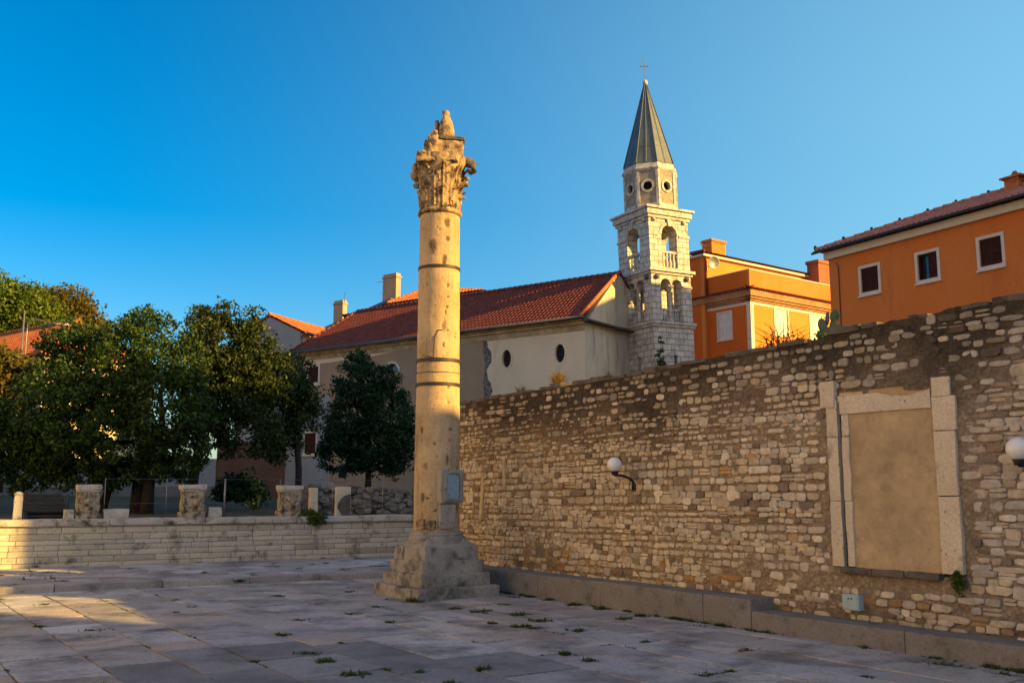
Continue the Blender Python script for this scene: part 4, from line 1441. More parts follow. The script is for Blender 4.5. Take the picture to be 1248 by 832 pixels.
# oval windows
for (x, z) in ov:
    fr = bpy.data.objects.new('oval_window', None); link(fr, church)
    mb = MB(); mb.panel(ellipse(x, z, .43, .63), [ellipse(x, z, .325, .515)], -0.035, 0.10); mb.build('frame', M['church'], fr)
    mb = MB(); mb.panel(ellipse(x, z, .36, .56), [], 0.16, 0.2); mb.build('glazing', M['dark'], fr)
    mb = MB()
    for dx in (-.13, .13): mb.tube([(x + dx, .12, z - .46), (x + dx, .12, z + .46)], .015, 5)
    for dz in (-.3, 0, .3): mb.tube([(x - .3, .12, z + dz), (x + .3, .12, z + dz)], .015, 5)
    mb.build('bars', M['iron'], fr)
def shuttered(parent, x0, x1, z0, z1, trim, shut, T=None, bw=0.13, leaf=2, open_leaf=False, y=0.0, name='window'):
    """frame + shutters set into an opening x0..x1, z0..z1 of a wall whose face is y"""
    e = bpy.data.objects.new(name, None); link(e, parent)
    mb = MB(T)
    mb.panel(rect(x0 - bw, x1 + bw, z0 - bw, z1 + bw), [rect(x0 + .012, x1 - .012, z0 + .012, z1 - .012)], y - .04, y + .12); mb.build('frame', M[trim], e)
    mb = MB(T); mb.box(x0 - bw - .03, x1 + bw + .03, y - .10, y + .02, z0 - bw - .06, z0 - bw - .002, .01); mb.build('sill', M[trim], e)
    mb = MB(T); mb.box(x0, x1, y + .2, y + .23, z0, z1); mb.build('pane', M['glass'], e)
    n = leaf; w = (x1 - x0 - .02) / n
    for i in range(n):
        if open_leaf and i == 0:
            mb = MB(T); mb.box(x0 + .02, x0 + .06, y + .02, y + .19, z0 + .03, z1 - .03, .005); mb.build('shutter', M[shut], e); continue
        a = x0 + .01 + i * w
        mb = MB(T)
        mb.panel(rect(a + .004, a + w - .004, z0 + .016, z1 - .016), [rect(a + .06, a + w - .06, z0 + .1, (z0 + z1) / 2 - .04), rect(a + .06, a + w - .06, (z0 + z1) / 2 + .04, z1 - .1)], y + .02, y + .065)
        for zz0, zz1 in ((z0 + .1, (z0 + z1) / 2 - .04), ((z0 + z1) / 2 + .04, z1 - .1)):
            nsl = max(3, int((zz1 - zz0) / .075))
            for q in range(nsl):
                za = zz0 + (zz1 - zz0) * q / nsl; zb = zz0 + (zz1 - zz0) * (q + 1.1) / nsl
                mb.add([(a + .055, y + .028, za), (a + w - .055, y + .028, za), (a + w - .055, y + .058, zb), (a + .055, y + .058, zb)], [(0, 1, 2, 3)])
        mb.build('shutter', M[shut], e)
    return e
a, b, c, d = win_b[0]; shuttered(church, a, c, b, d, 'white_trim', 'brown_shutter', y=-.025, bw=.16)
a, b, c, d = win_b[1]; shuttered(church, a, c, b, d, 'white_trim', 'brown_shutter', y=-.022, bw=.1)
a, b, c, d = door_b
e = bpy.data.objects.new('side_door', None); link(e, church)
mb = MB(); mb.panel([(a - .2, max(b, .05) - .02), (c + .2, max(b, .05) - .02), (c + .2, d + .2), (a - .2, d + .2)], [rect(a + .01, c - .01, max(b, .05) - .01, d - .01)], -.06, .2); mb.build('surround', M['church_tan'], e)
mb = MB(); mb.box(a, c, .15, .2, max(b, .05), d); mb.build('leaf', M['brown_shutter'], e)
mb = MB(); mb.panel([(lun[0] - wlun - .14, lun[1] - .2), (lun[0] + wlun + .14, lun[1] - .2)] + [(lun[0] + (wlun + .14) * math.cos(t), lun[1] - .2 + (wlun * .95 + .14) * math.sin(t)) for t in [math.pi * i / 14 for i in range(1, 14)]], [holes[-1]], -.07, .1)
lw = bpy.data.objects.new('arched_window', None); link(lw, church)
mb.build('frame', M['white_trim'], lw)
mb = MB(); mb.box(lun[0] - wlun, lun[0] + wlun, .2, .24, lun[1] - .25, lun[1] + wlun); mb.build('pane', M['glass'], lw)
# roofs
E = 0.45
sl_ = (zr - ze) / yr
mb = MB()
tile_roof(mb, (L0 - E, -E, ze + .06 - 0.0), (0.12, -E, ze + .06), (L0 - E, yr, zr + .06), 0.27, 0.38, 0.05,
          clips=[((xrl, yr, zr), (-(yr + E), -(xrl - (L0 - E)) * -1, 0))])
roof = mb.build('roof', M['roof_red'], church, smooth=True, angle=60)
mb = MB()
tile_roof(mb, (0.12, DEPTH + E, ze), (L0 - E, DEPTH + E, ze), (0.12, yr, zr + .06), 0.27, 0.38, 0.05); mb.build('rear_slope', M['roof_red'], roof, smooth=True, angle=60)
mb = MB()
mb.add([(L0 - E, -E, ze + .02), (L0 - E, DEPTH + E, ze + .02), (xrl, yr, zr + .04)], [(0, 1, 2)])
mb.build('hip_slope', M['roof_red'], roof)
mb = MB(); ridge_caps(mb, (xrl, yr, zr + .1), (0.1, yr, zr + .1), 0.13); mb.build('ridge_tiles', M['roof_red'], roof, smooth=True)
mb = MB(); ridge_caps(mb, (L0 - E, -E, ze + .1), (xrl, yr, zr + .1), 0.11); mb.build('hip_tiles', M['roof_red'], roof, smooth=True)
mb = MB(); mb.tube([(L0 - E, -E - .08, ze - .03), (0.2, -E - .08, ze + .03)], 0.085, 10); mb.build('gutter', M['gutter'], church, smooth=True)
mb = MB(); mb.tube([(L0 + .15, -E, ze - .05), (L0 + .15, -.10, ze - .6), (L0 + .15, -.10, -0.8)], 0.06, 8); mb.build('downpipe', M['gutter'], church, smooth=True)
# mortared verge (raised gable coping) and the small slate skirt of the end wall
mb = MB(); mb.tube([(0.02, -E, ze + .12), (0.02, yr, zr + .2)], 0.11, 8); mb.build('verge_tiles', M['roof_orange'], church, smooth=True)
mb = MB(); mb.add([(0.0, -.3, ze + .05), (0.5, -.3, ze - .08), (0.5, DEPTH, ze - .08), (0.0, DEPTH, ze + .15), (0.0, -.3, ze - .16), (0.5, -.3, ze - .16), (0.5, DEPTH, ze - .16), (0, DEPTH, ze - .16)],
                  [(0, 1, 2, 3), (4, 5, 1, 0), (5, 6, 2, 1), (7, 6, 5, 4)]); mb.build('slate_skirt', M['sill'], church)

# ================================================================ BELL TOWER
TW = Frame(0, 0, 0, 0.859, 0.512)
tc_ = at(797, 395, 55)
TF = Frame(tc_.x, tc_.y, 0, 0.859, 0.512)
w = 2.95
tz = lambda py: at(796, py, 55).z
LEAN = Matrix.Translation((tc_.x, tc_.y, 10)) @ Matrix.Rotation(R(-1.5), 4, 'Y') @ Matrix.Translation((-tc_.x, -tc_.y, -10))
tower = thing('bell_tower', 'tall white stone bell tower with arched openings and pointed sheet metal spire', 'bell tower', LEAN @ TF.M)
z_base, z_l1, z_b0, z_m, z_c0, z_c1 = 0.0, tz(397), tz(391), tz(328), tz(260), tz(251)
WS = [Matrix(((1, 0, 0, 0), (0, 1, 0, 0), (0, 0, 1, 0), (0, 0, 0, 1))),
      Matrix(((0, 1, 0, 0), (-1, 0, 0, w), (0, 0, 1, 0), (0, 0, 0, 1))),       # left face: x runs from back to front corner
      Matrix(((-1, 0, 0, w), (0, -1, 0, w), (0, 0, 1, 0), (0, 0, 0, 1))),
      Matrix(((0, -1, 0, w), (1, 0, 0, 0), (0, 0, 1, 0), (0, 0, 0, 1)))]
def four(name, outer, holes, t, mat, inset=0.0):
    st = bpy.data.objects.new(name, None); link(st, tower)
    for k, T in enumerate(WS):
        full = k % 2 == 0
        o2 = [(min(max(x, 0 if full else t + .003), w if full else w - t - .003), z) for x, z in outer]
        mb = MB(T); mb.panel(o2, holes, inset, t); mb.build('wall', M[mat], st)
    return st
def arch(xc, hw, z0, zs, n=12): return [(xc - hw, z0), (xc + hw, z0)] + [(xc + hw * math.cos(t), zs + hw * math.sin(t)) for t in [math.pi * i / n for i in range(0, n + 1)]]
def ring(name, z0, z1, pr, mat='tower_trim', bev=.03):
    mb = MB(); mb.box(-pr, w + pr, -pr, w + pr, z0, z1, bev); return mb.build(name, M[mat], tower, smooth=True, angle=40)
# base stage with slit windows
zs0, zs1 = tz(452), tz(431)
slit = rect(w * .5 - .13, w * .5 + .13, zs0, zs1)
st = four('base_stage', rect(0, w, z_base, z_l1), [rect(w * .5 - .13 + .05, w * .5 + .13 + .05, zs0, zs1)], .6, 'tower')
mb = MB(); mb.box(.62, w - .62, .62, w - .62, z_base, z_l1 - .2); mb.build('dark_core', M['dark'], st)
ring('ledge', z_l1, z_l1 + .14, .10); ring('ledge', z_l1 + .142, z_b0 + .02, .16)
# bifora stage: a double arch with a colonnette on each face
t = .72
zb_s = tz(345)
hw = .37
def dbl():
    c = w * .5; p = .42
    pts = [(c - p - hw, z_b0 + .02), (c + p + hw, z_b0 + .02)]
    pts += [(c + p + hw * math.cos(a), zb_s + hw * math.sin(a)) for a in [math.pi * i / 12 for i in range(13)]]
    pts += [(c - p + hw * math.cos(a), zb_s + hw * math.sin(a)) for a in [math.pi * i / 12 for i in range(13)]]
    return pts
st = four('bifora_stage', rect(0, w, z_b0 + .02, z_m - .22), [dbl()], t, 'tower')
for k in (0, 1, 2, 3):
    mb = MB(WS[k]); c = (w * .5, .22, 0)
    mb.lathe([(.15, z_b0 + .02), (.15, z_b0 + .14), (.11, z_b0 + .2), (.10, zb_s - .28), (.12, zb_s - .25), (.17, zb_s - .05)], 14, c=c)
    mb.box(c[0] - .2, c[0] + .2, .04, .45, zb_s - .06, zb_s + .03, .01)
    mb.build('colonnette', M['tower_trim'], st, smooth=True, angle=40)
    rail = bpy.data.objects.new('parapet', None); link(rail, st)
    for s in (-1, 1):
        mb = MB(WS[k]); xc = w * .5 + s * .42
        mb.box(xc - .30, xc + .30, .2, .36, z_b0 + .72, z_b0 + .84, .01); mb.build('rail', M['tower_trim'], rail)
        for q in range(3):
            mb = MB(WS[k]); mb.lathe([(.05, z_b0 + .02), (.07, z_b0 + .3), (.045, z_b0 + .5), (.06, z_b0 + .72)], 8, c=(xc - .18 + .18 * q, .28, 0)); mb.build('baluster', M['tower_trim'], rail, smooth=True)
    for xx in (.3, w - .3):
        mb = MB(WS[k]); mb.box(xx - .34, xx + .30, -.07, .05, zb_s - .12, zb_s + .02, .02); mb.build('impost', M['tower_trim'], st)
        mb = MB(WS[k]); mb.lathe([(.01, -.15), (.13, -.1), (.16, 0), (.13, .1), (.01, .15)], 12, c=(xx + (.08 if xx < 1 else -.05), -.05, zb_s + .42)); mb.build('boss', M['sill'], st, smooth=True)
mb = MB(); mb.box(.73, w - .73, .73, w - .73, z_b0 - .1, z_b0 + .03); mb.build('floor', M['tower'], st)
ring('middle_cornice', z_m - .218, z_m - .08, .10); ring('middle_cornice', z_m - .078, z_m + .10, .22)
# belfry stage with single arches and balustrades
z_u0 = z_m + .102
za_s = tz(283)
st = four('belfry_stage', rect(0, w, z_u0, z_c0 - .2), [arch(w * .5, .58, z_u0 + .12, za_s)], .72, 'tower')
for k in range(4):
    mb = MB(WS[k])
    o = arch(w * .5, .70, za_s - 1.2, za_s, 20); i = arch(w * .5, .515, za_s - 1.2 + .0, za_s, 20)
    loop = [(w * .5 + .75 * math.cos(a), za_s + .75 * math.sin(a)) for a in [math.pi * q / 20 for q in range(21)]] + [(w * .5 + .575 * math.cos(a), za_s + .575 * math.sin(a)) for a in [math.pi * q / 20 for q in range(20, -1, -1)]]
    mb.panel(loop, [], -.05, .04); mb.build('archivolt', M['tower_trim'], st)
    for xx in (.35, w - .35):
        mb = MB(WS[k]); mb.box(xx - .40, xx + .33, -.06, .03, za_s - .10, za_s + .05, .02); mb.build('impost', M['tower_trim'], st)
        mb = MB(WS[k]); mb.lathe([(.01, -.12), (.11, -.08), (.13, 0), (.11, .08), (.01, .12)], 12, c=(xx, -.04, za_s + .82)); mb.build('boss', M['tower_trim'], st, smooth=True)
    mb = MB(WS[k]); mb.prism([(w * .5 - .1, za_s + .5), (w * .5 + .1, za_s + .5), (w * .5 + .16, za_s + .95), (w * .5 - .16, za_s + .95)], -.13, .0); mb.build('keystone', M['tower_trim'], st)
    rail = bpy.data.objects.new('balustrade', None); link(rail, st)
    mb = MB(WS[k]); mb.box(w * .5 - .6, w * .5 + .6, .05, .28, z_u0 + .98, z_u0 + 1.13, .02); mb.build('rail', M['tower_trim'], rail)
    for q in range(4):
        mb = MB(WS[k]); mb.lathe([(.08, z_u0 + .1), (.08, z_u0 + .2), (.10, z_u0 + .4), (.055, z_u0 + .75), (.08, z_u0 + .98)], 10, c=(w * .5 - .39 + .26 * q, .17, 0)); mb.build('baluster', M['tower_trim'], rail, smooth=True)
mb = MB(); mb.box(.73, w - .73, .73, w - .73, z_u0 - .05, z_u0 + .1); mb.build('floor', M['tower'], st)
ring('main_cornice', z_c0 - .198, z_c0 - .02, .10); ring('main_cornice', z_c0 - .018, z_c1 - .12, .20); ring('main_cornice', z_c1 - .118, z_c1 + .02, .32)
# octagonal drum with round windows
dc = (w * .5, w * .5)
z_d0, z_d1 = z_c1 + .02, at(792, 214, 56.5).z
z_d1 = max(z_d1, z_d0 + 1.7)
ap = 1.49
side = 2 * ap * math.tan(math.pi / 8)
drum = bpy.data.objects.new('drum', None); link(drum, tower)
mb = MB(); mb.lathe([(ap - .3, z_d0), (ap - .3, z_d1)], 8, c=(dc[0], dc[1], 0), rot=math.pi / 8); mb.build('dark_core', M['dark'], drum)
zo = z_d0 + (z_d1 - z_d0) * .60
for k in range(8):
    T = Matrix.Translation((dc[0], dc[1], 0)) @ Matrix.Rotation(k * math.pi / 4, 4, 'Z')
    mb = MB(T); mb.panel([(-side / 2 + .012, z_d0), (side / 2 - .012, z_d0), (side / 2 - .012, z_d1), (-side / 2 + .012, z_d1)], [ellipse(0, zo, .27, .27, 24)], -ap, -ap + .22); mb.build('panel', M['drum'], drum)
    mb = MB(T); mb.panel(ellipse(0, zo, .40, .40, 24), [ellipse(0, zo, .265, .265, 24)], -ap - .05, -ap + .1); mb.build('round_window_frame', M['tower_trim'], drum)
    mb = MB(T); mb.box(-side / 2 - .02, -side / 2 + .14, -ap - .045, -ap + .1, z_d0, z_d1 - .004, .01); mb.box(side / 2 - .14, side / 2 + .02, -ap - .043, -ap + .1, z_d0, z_d1 - .006, .01); mb.build('pilasters', M['tower_trim'], drum)
    mb = MB(T); mb.box(-side / 2 + .14, side / 2 - .14, -ap - .042, -ap + .1, z_d0, z_d0 + .3, .01); mb.build('base_course', M['tower_trim'], drum)
R8 = 1 / math.cos(math.pi / 8)
mb = MB(); mb.lathe([((ap + .02) * R8, z_d1), ((ap + .10) * R8, z_d1 + .12), ((ap + .10) * R8, z_d1 + .20), ((ap + .03) * R8, z_d1 + .24), ((ap - .02) * R8, z_d1 + .5), ((ap - .1) * R8, z_d1 + .52)], 8, c=(dc[0], dc[1], 0), rot=math.pi / 8)
mb.build('drum_cornice', M['tower_trim'], drum)
# spire
z_s0 = z_d1 + .50
z_s1 = at(787, 99, 56.5).z
spire = bpy.data.objects.new('spire', None); link(spire, tower)
mb = MB(); mb.lathe([((ap - .0) * R8, z_s0), ((ap - .03) * R8, z_s0 + .05), (.10, z_s1 - .05), (.02, z_s1)], 8, c=(dc[0], dc[1], 0), rot=math.pi / 8); mb.build('sheeting', M['spire'], spire)
mb = MB()
for k in range(8):
    a = math.pi / 8 + k * math.pi / 4
    mb.tube([(dc[0] + ap * R8 * math.cos(a), dc[1] + ap * R8 * math.sin(a), z_s0 + .04), (dc[0] + .1 * math.cos(a), dc[1] + .1 * math.sin(a), z_s1 - .05)], .028, 6)
    b = a + math.pi / 8
    mb.tube([(dc[0] + ap * 1.0 * math.cos(b), dc[1] + ap * math.sin(b), z_s0 + .06), (dc[0] + .1 * math.cos(b), dc[1] + .1 * math.sin(b), z_s1 - .05)], .012, 5)
mb.build('seam_ribs', M['gutter'], spire)
for f in (.2, .42, .63):
    mb = MB()
    zz = z_s0 + (z_s1 - z_s0) * f; rr_ = ap * (1 - f) * R8 + .012
    mb.lathe([(rr_, zz), (rr_ + .008, zz + .03), (rr_ - .004, zz + .06)], 8, c=(dc[0], dc[1], 0), rot=math.pi / 8, cap=False)
    mb.build('sheet_lap', M['gutter'], spire)
mb = MB(); mb.lathe([(.02, z_s1 - .1), (.13, z_s1 - .02), (.17, z_s1 + .1), (.12, z_s1 + .22), (.03, z_s1 + .3)], 14, c=(dc[0], dc[1], 0)); mb.build('finial_ball', M['tower_trim'], spire, smooth=True)
cr_ = bpy.data.objects.new('cross', None); link(cr_, tower)
zx = at(786, 66, 56.5).z
T = Matrix.Translation((dc[0], dc[1], 0)) @ Matrix.Rotation(-math.atan2(.512, .859) , 4, 'Z')
mb = MB(T); mb.box(-.02, .02, -.02, .02, z_s1 + .25, zx, .005); mb.build('upright', M['grey_metal'], cr_)
zz = z_s1 + .25 + (zx - z_s1 - .25) * .62
mb = MB(T); mb.box(-.2, .2, -.02, .02, zz - .022, zz + .022, .005)
for s in (-.22, .22): mb.lathe([(.01, -.045), (.045, 0), (.01, .045)], 8, c=(s, 0, zz))
mb.build('crossbar', M['grey_metal'], cr_)

# ================================================================ ORANGE TERRACE HOUSE
po = at(915.5, 400, 62)
MR = Frame(po.x, po.y, GZ, 0.797, 0.604)
ML_ = Frame(po.x, po.y, GZ, 0.604, -0.797)      # left face; x<0 runs back to the left
mid = thing('terrace_house', 'two storey orange house with roof terrace, white shutters and a satellite dish', 'house', MR)
TL = MR.I @ ML_.M
hr = lambda px, py, d=0.0: MR.hit(px, py, d)
hl = lambda px, py, d=0.0: ML_.hit(px, py, d)
_, zp = hl(915, 330); _, zp = hr(915.5, 329)
_, zq0 = hr(915.5, 351); _, zq1 = hr(915.5, 365)
LR, LL = 11.5, 9.0
def opn(h, px0, px1, py0, py1):
    a, zb = h(px0, py1); b, zt = h(px1, py0); return a, b, zb, zt
wr = [opn(hr, 945, 959.5, 377, 407), opn(hr, 988, 1004, 383, 410)]
a, b, z0, z1 = wr[0]; wr[1] = (wr[1][0], wr[1][0] + (b - a), z0, z1)
wl = [opn(hl, 876, 891, 380, 414)]
mb = MB(); mb.panel(rect(.0, LR, -1.4, zq1), [rect(*q) for q in wr], 0, .35); mb.build('front_wall', M['orange_sunlit'], mid)
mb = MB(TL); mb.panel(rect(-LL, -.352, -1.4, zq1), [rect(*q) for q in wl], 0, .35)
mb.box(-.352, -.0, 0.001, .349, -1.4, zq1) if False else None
mb.build('side_wall', M['orange_shaded'], mid)
mb = MB(TL); mb.box(-.352, -.0, .0, .003, -1.4, zq1 - .01); mb.build('side_corner_shade', M['orange_shaded'], mid)
mb = MB(); mb.box(.36, LR, .8, .9, -1.4, zq1 - .1); mb.box(.36, .45, .8, LL, -1.4, zq1 - .1); mb.build('dark_rooms', M['dark'], mid)
mb = MB(); mb.box(-.035, .28, -.035, .30, -1.4, zq1 - .02, .01); mb.build('corner_pilaster', M['white_trim'], mid)
mb = MB(); mb.box(.285, LR, -.03, .02, zq1 - .30, zq1 - .1, .01); mb.build('white_band', M['white_trim'], mid)
mb = MB(TL); mb.box(-LL, -.05, -.03, .02, zq1 - .30, zq1 - .1, .01); mb.build('white_band', M['white_trim'], mid)
for (x0, x1, z0, z1) in wr: shuttered(mid, x0, x1, z0, z1, 'white_trim', 'white_shutter', bw=.1)
for (x0, x1, z0, z1) in wl: shuttered(mid, x0, x1, z0, z1, 'white_trim', 'white_shutter', T=TL, bw=.1)
# tiled string cornice below the parapet
cor = bpy.data.objects.new('tiled_cornice', None); link(cor, mid)
for T, s0, s1 in ((None, -.45, LR), (TL, -LL, .45)):
    mb = MB(T)
    for i, (za, zb, pr) in enumerate(((zq1 - .098, zq1 + .05, .12), (zq1 + .052, zq1 + .2, .22), (zq1 + .202, zq0 - .12, .32))):
        e0, e1 = (s0 + .45 - pr, s1) if T is None else (s0, s1 - .45 + pr - .004)
        mb.box(e0, e1, -pr, .3, za, zb, .02)
    mb.build('moulding', M['cornice_brown'], cor)
    mb = MB(T); tile_roof(mb, (s0, -.46, zq0 - .14), (s1, -.46, zq0 - .14), (s0, 0.05, zq0 + .12), .24, .26, .05); mb.build('tile_course', M['roof_red'], cor, smooth=True, angle=60)
mb = MB(); mb.box(.0, LR, .0, .25, zq0, zp, .02); mb.build('parapet', M['orange'], mid)
mb = MB(TL); mb.box(-LL, -.002, .004, .25, zq0, zp - .002, .02); mb.build('parapet', M['orange_shaded'], mid)
mb = MB(); mb.box(.26, LR, .26, LL, zq0 - .3, zq0 - .1); mb.build('terrace_floor', M['brick'], mid)
mb = MB(); mb.box(-.04, LR, -.04, .29, zp, zp + .07, .02); mb.build('parapet_coping', M['white_trim'], mid)
mb = MB(TL); mb.box(-LL, -.30, -.036, .29, zp - .002, zp + .068, .02); mb.build('parapet_coping', M['white_trim'], mid)
# upper block set back
D2 = 3.6
xu, _ = MR.hit(858, 340, D2)
_, zu = MR.hit(858.5, 312, D2)
US = Matrix.Translation((xu, D2, 0))
upper = bpy.data.objects.new('upper_storey', None); link(upper, mid)
_, zu2 = MR.hit(990, 337, D2)
xe, _ = MR.hit(997, 337, D2)
zu = zu - 0.05
LD = 7.0
mb = MB(US); mb.box(0, xe - xu, 0, LD, -1.4, zu); mb.build('wall', M['orange_sunlit'], upper)
mb = MB(US); mb.box(-.004, .3, .3, LD - .01, -1.3, zu - .01); mb.build('side_wall', M['orange_shaded'], upper)  # thin skin over the wall that carries the shaded colour
mb = MB(US); mb.box(-.25, xe - xu + .2, -.25, LD + .2, zu, zu + .16, .03); mb.build('eaves', M['white_trim'], upper)
zr2 = zu + 1.25
mb = MB(US)
wx = xe - xu
hipn = LD / 2
tile_roof(mb, (-.4, -.4, zu + .2), (wx + .4, -.4, zu + .2), (-.4, hipn, zr2), .26, .36, .05, clips=[((-.4, -.4, 0), (-1, .75, 0)), ((wx + .4, -.4, 0), (1, .75, 0))])
rf = mb.build('roof', M['roof_red'], upper, smooth=True, angle=60)
T2 = US @ Matrix(((0, 1, 0, 0), (-1, 0, 0, LD), (0, 0, 1, 0), (0, 0, 0, 1)))
mb = MB(T2); tile_roof(mb, (-.4, -.4, zu + .2), (LD + .4, -.4, zu + .2), (-.4, 2.6, zr2), .26, .36, .05, clips=[((-.4, -.4, 0), (-.62, .75, 0)), ((LD + .4, -.4, 0), (.62, .75, 0))]); mb.build('side_slope', M['roof_red'], rf, smooth=True, angle=60)
mb = MB(US); ridge_caps(mb, (2.6, hipn, zr2), (wx - 2.6, hipn, zr2), .12); ridge_caps(mb, (-.4, -.4, zu + .25), (2.6, hipn, zr2), .11); mb.build('ridge_tiles', M['roof_red'], rf, smooth=True)
xc0, zc0_ = MR.hit(868, 316, D2 + 1.0); xc1, zc1_ = MR.hit(884, 294, D2 + 1.0)
mb = MB(); mb.box(xc0, xc1, D2 + 1.0, D2 + 1.9, zu, zc1_, .02); mb.box(xc0 - .08, xc1 + .08, D2 + .92, D2 + 1.98, zc1_ - .2, zc1_ - .06, .02); mb.build('chimney', M['orange'], rf)
mb = MB(US); mb.tube([(.12, -.10, zu), (.12, -.10, zq0)], .07, 8); mb.build('downpipe', M['roof_red'], upper, smooth=True)
# satellite dish and aerial
xd, zd = MR.hit(869, 320, D2 - .5)
dish = thing('satellite_dish', 'round grey satellite dish beside the chimney of the terrace house', 'satellite dish', MR.M @ Matrix.Translation((xd, D2 - .5, zd)))
Td = Matrix.Rotation(R(100), 4, 'X') @ Matrix.Rotation(R(-12), 4, 'Y')
mb = MB(Td)
mb.lathe([(.44 * i / 8 + .001, .10 * (i / 8) ** 2) for i in range(9)] + [(.45, .11), (.44, .12)] + [(.44 * i / 8 + .001, .10 * (i / 8) ** 2 + .02) for i in range(7, -1, -1)], 28, cap=False); mb.build('reflector', M['grey_metal'], dish, smooth=True)
mb = MB(Td); mb.tube([(0, -.42, .08), (0, -.1, .42)], .018, 6); mb.lathe([(.04, .38), (.05, .46)], 8, c=(0, -.08, 0)); mb.build('feed_arm', M['grey_metal'], dish)
mb = MB(); mb.tube([(0, .06, -.05), (0, .5, -.25), (0, .5, -.6)], .03, 6); mb.build('bracket', M['grey_metal'], dish)
xa, za = MR.hit(859, 299, D2 + 1.2)
xb, _ = MR.hit(868, 301, D2 + 1.2)
aer = thing('roof_aerial', 'thin horizontal television aerial left of the orange chimney', 'aerial', MR.M @ Matrix.Translation((xb, D2 + 1.3, za)))
mb = MB(); mb.tube([(xa - xb - .35, 0, .04), (0.2, 0, -.04)], .015, 5); mb.build('boom', M['grey_metal'], aer)
for i in range(5):
    mb = MB(); q = (xa - xb - .3) * (1 - i / 5); mb.tube([(q, -.15, .03), (q, .15, .03)], .01, 4); mb.build('rod', M['grey_metal'], aer)

# ================================================================ LONG ORANGE HOUSE ABOVE THE WALL
pr_ = at(1014, 400, 38)
RH = Frame(pr_.x, pr_.y, GZ - .3, 0.49, -0.872)
rh = lambda px, py, d=0.0: RH.hit(px, py, d)
long_ = thing('orange_house', 'long orange house with dark shutters and red roof above the rubble wall', 'house', RH)
_, ze_a = rh(1014, 316); _, ze_b = rh(1240, 257)
zeR = (ze_a + ze_b) / 2
LEN, DEP = 11.5, 8.0
wins = [opn(rh, 1050, 1071, 322, 358), opn(rh, 1120, 1142, 305, 342), opn(rh, 1196, 1220, 287, 327)]
zw0 = sum(q[2] for q in wins) / 3; zw1 = sum(q[3] for q in wins) / 3
ww = sum(q[1] - q[0] for q in wins) / 3
wins = [((q[0] + q[1]) / 2 - ww / 2, (q[0] + q[1]) / 2 + ww / 2, zw0, zw1) for q in wins]
mb = MB(); mb.panel(rect(0, LEN, -1.3, zeR), [rect(*q) for q in wins], 0, .4); mb.build('front_wall', M['orange'], long_)
mb = MB(); mb.box(.0, .4, .402, DEP, -1.3, zeR); mb.box(LEN - .4, LEN, .402, DEP, -1.3, zeR); mb.box(.41, LEN - .41, DEP - .4, DEP, -1.3, zeR); mb.build('other_walls', M['orange'], long_)
mb = MB(); mb.box(.41, LEN - .41, .8, .9, -1.2, zeR - .1); mb.build('dark_rooms', M['dark'], long_)
for i, q in enumerate(wins): shuttered(long_, *q, 'white_trim', 'brown_shutter', bw=.10, open_leaf=(i == 1))
mb = MB(); mb.box(-.06, LEN + .25, -.22, .3, zeR - .02, zeR + .28, .02); mb.build('eaves_board', M['white_trim'], long_)
mb = MB(); mb.box(-.06, LEN + .25, .301, DEP + .22, zeR + .1, zeR + .28, .02); mb.build('ceiling_slab', M['white_trim'], long_)
zrR = zeR + 2.05
mb = MB()
tile_roof(mb, (-.2, -.5, zeR + .32), (LEN + .45, -.5, zeR + .32), (-.2, DEP / 2, zrR), .22, .36, .045, clips=[((-.2, -.5, 0), (-1, .57, 0))])
rf = mb.build('roof', M['roof_pink'], long_, smooth=True, angle=60)
mb = MB(); mb.add([(-.2, -.5, zeR + .3), (-.2, DEP + .5, zeR + .3), (2.38, DEP / 2, zrR - .02)], [(0, 1, 2)]); mb.add([(LEN + .45, DEP + .55, zeR + .3), (-.2, DEP + .5, zeR + .3), (2.38, DEP / 2, zrR - .02), (LEN + .45, DEP / 2, zrR - .02)], [(0, 1, 2, 3)]); mb.build('rear_slopes', M['roof_pink'], rf)
mb = MB(); ridge_caps(mb, (-.2, -.5, zeR + .36), (2.38, DEP / 2, zrR + .05), .10); ridge_caps(mb, (2.38, DEP / 2, zrR + .05), (LEN + .4, DEP / 2, zrR + .05), .11); mb.build('ridge_tiles', M['roof_pink'], rf, smooth=True)
for i in range(12):
    f = i / 11
    p = Vector((-.2, -.5, zeR + .42)).lerp(Vector((2.38, DEP / 2, zrR + .1)), f * 2.4) if f < .42 else Vector((2.38 + (f - .42) / .58 * (LEN - 2.5), DEP / 2, zrR + .1))
    mb = MB(); mb.box(p.x - .04, p.x + .04, p.y - .04, p.y + .04, p.z, p.z + .14, .01); mb.build('ridge_hook', M['iron'], rf)
mb = MB(); mb.tube([(-.2, -.6, zeR + .26), (LEN + .45, -.6, zeR + .28)], .06, 10); mb.build('gutter', M['iron'], long_, smooth=True)
mb = MB(); mb.tube([(-.2, -.6, zeR + .24), (-.3, -.6, zeR + .24)], .05, 8); mb.build('gutter_end', M['gutter'], long_)
xw, _ = rh(1024, 360)
mb = MB(); mb.tube([(xw, -.03, -1), (xw, -.03, zeR - .35), (xw - .12, -.03, zeR - .2)], .02, 6); mb.build('cable', M['roof_red'], long_)
# small roof turret chimney at the upper right
xk, zk_ = rh(1238, 226, DEP / 2)
mb = MB(); mb.box(xk - .28, xk + .28, DEP / 2 - .28, DEP / 2 + .28, zrR - .3, zrR + .38, .02); mb.build('chimney', M['roof_orange'], rf)
mb = MB(); mb.box(xk - .42, xk + .42, DEP / 2 - .36, DEP / 2 + .36, zrR + .38, zrR + .45, .01); mb.lathe([(.12, zrR + .45), (.14, zrR + .55), (.06, zrR + .68)], 10, c=(xk, DEP / 2, 0)); mb.build('chimney_cap', M['roof_orange'], rf)

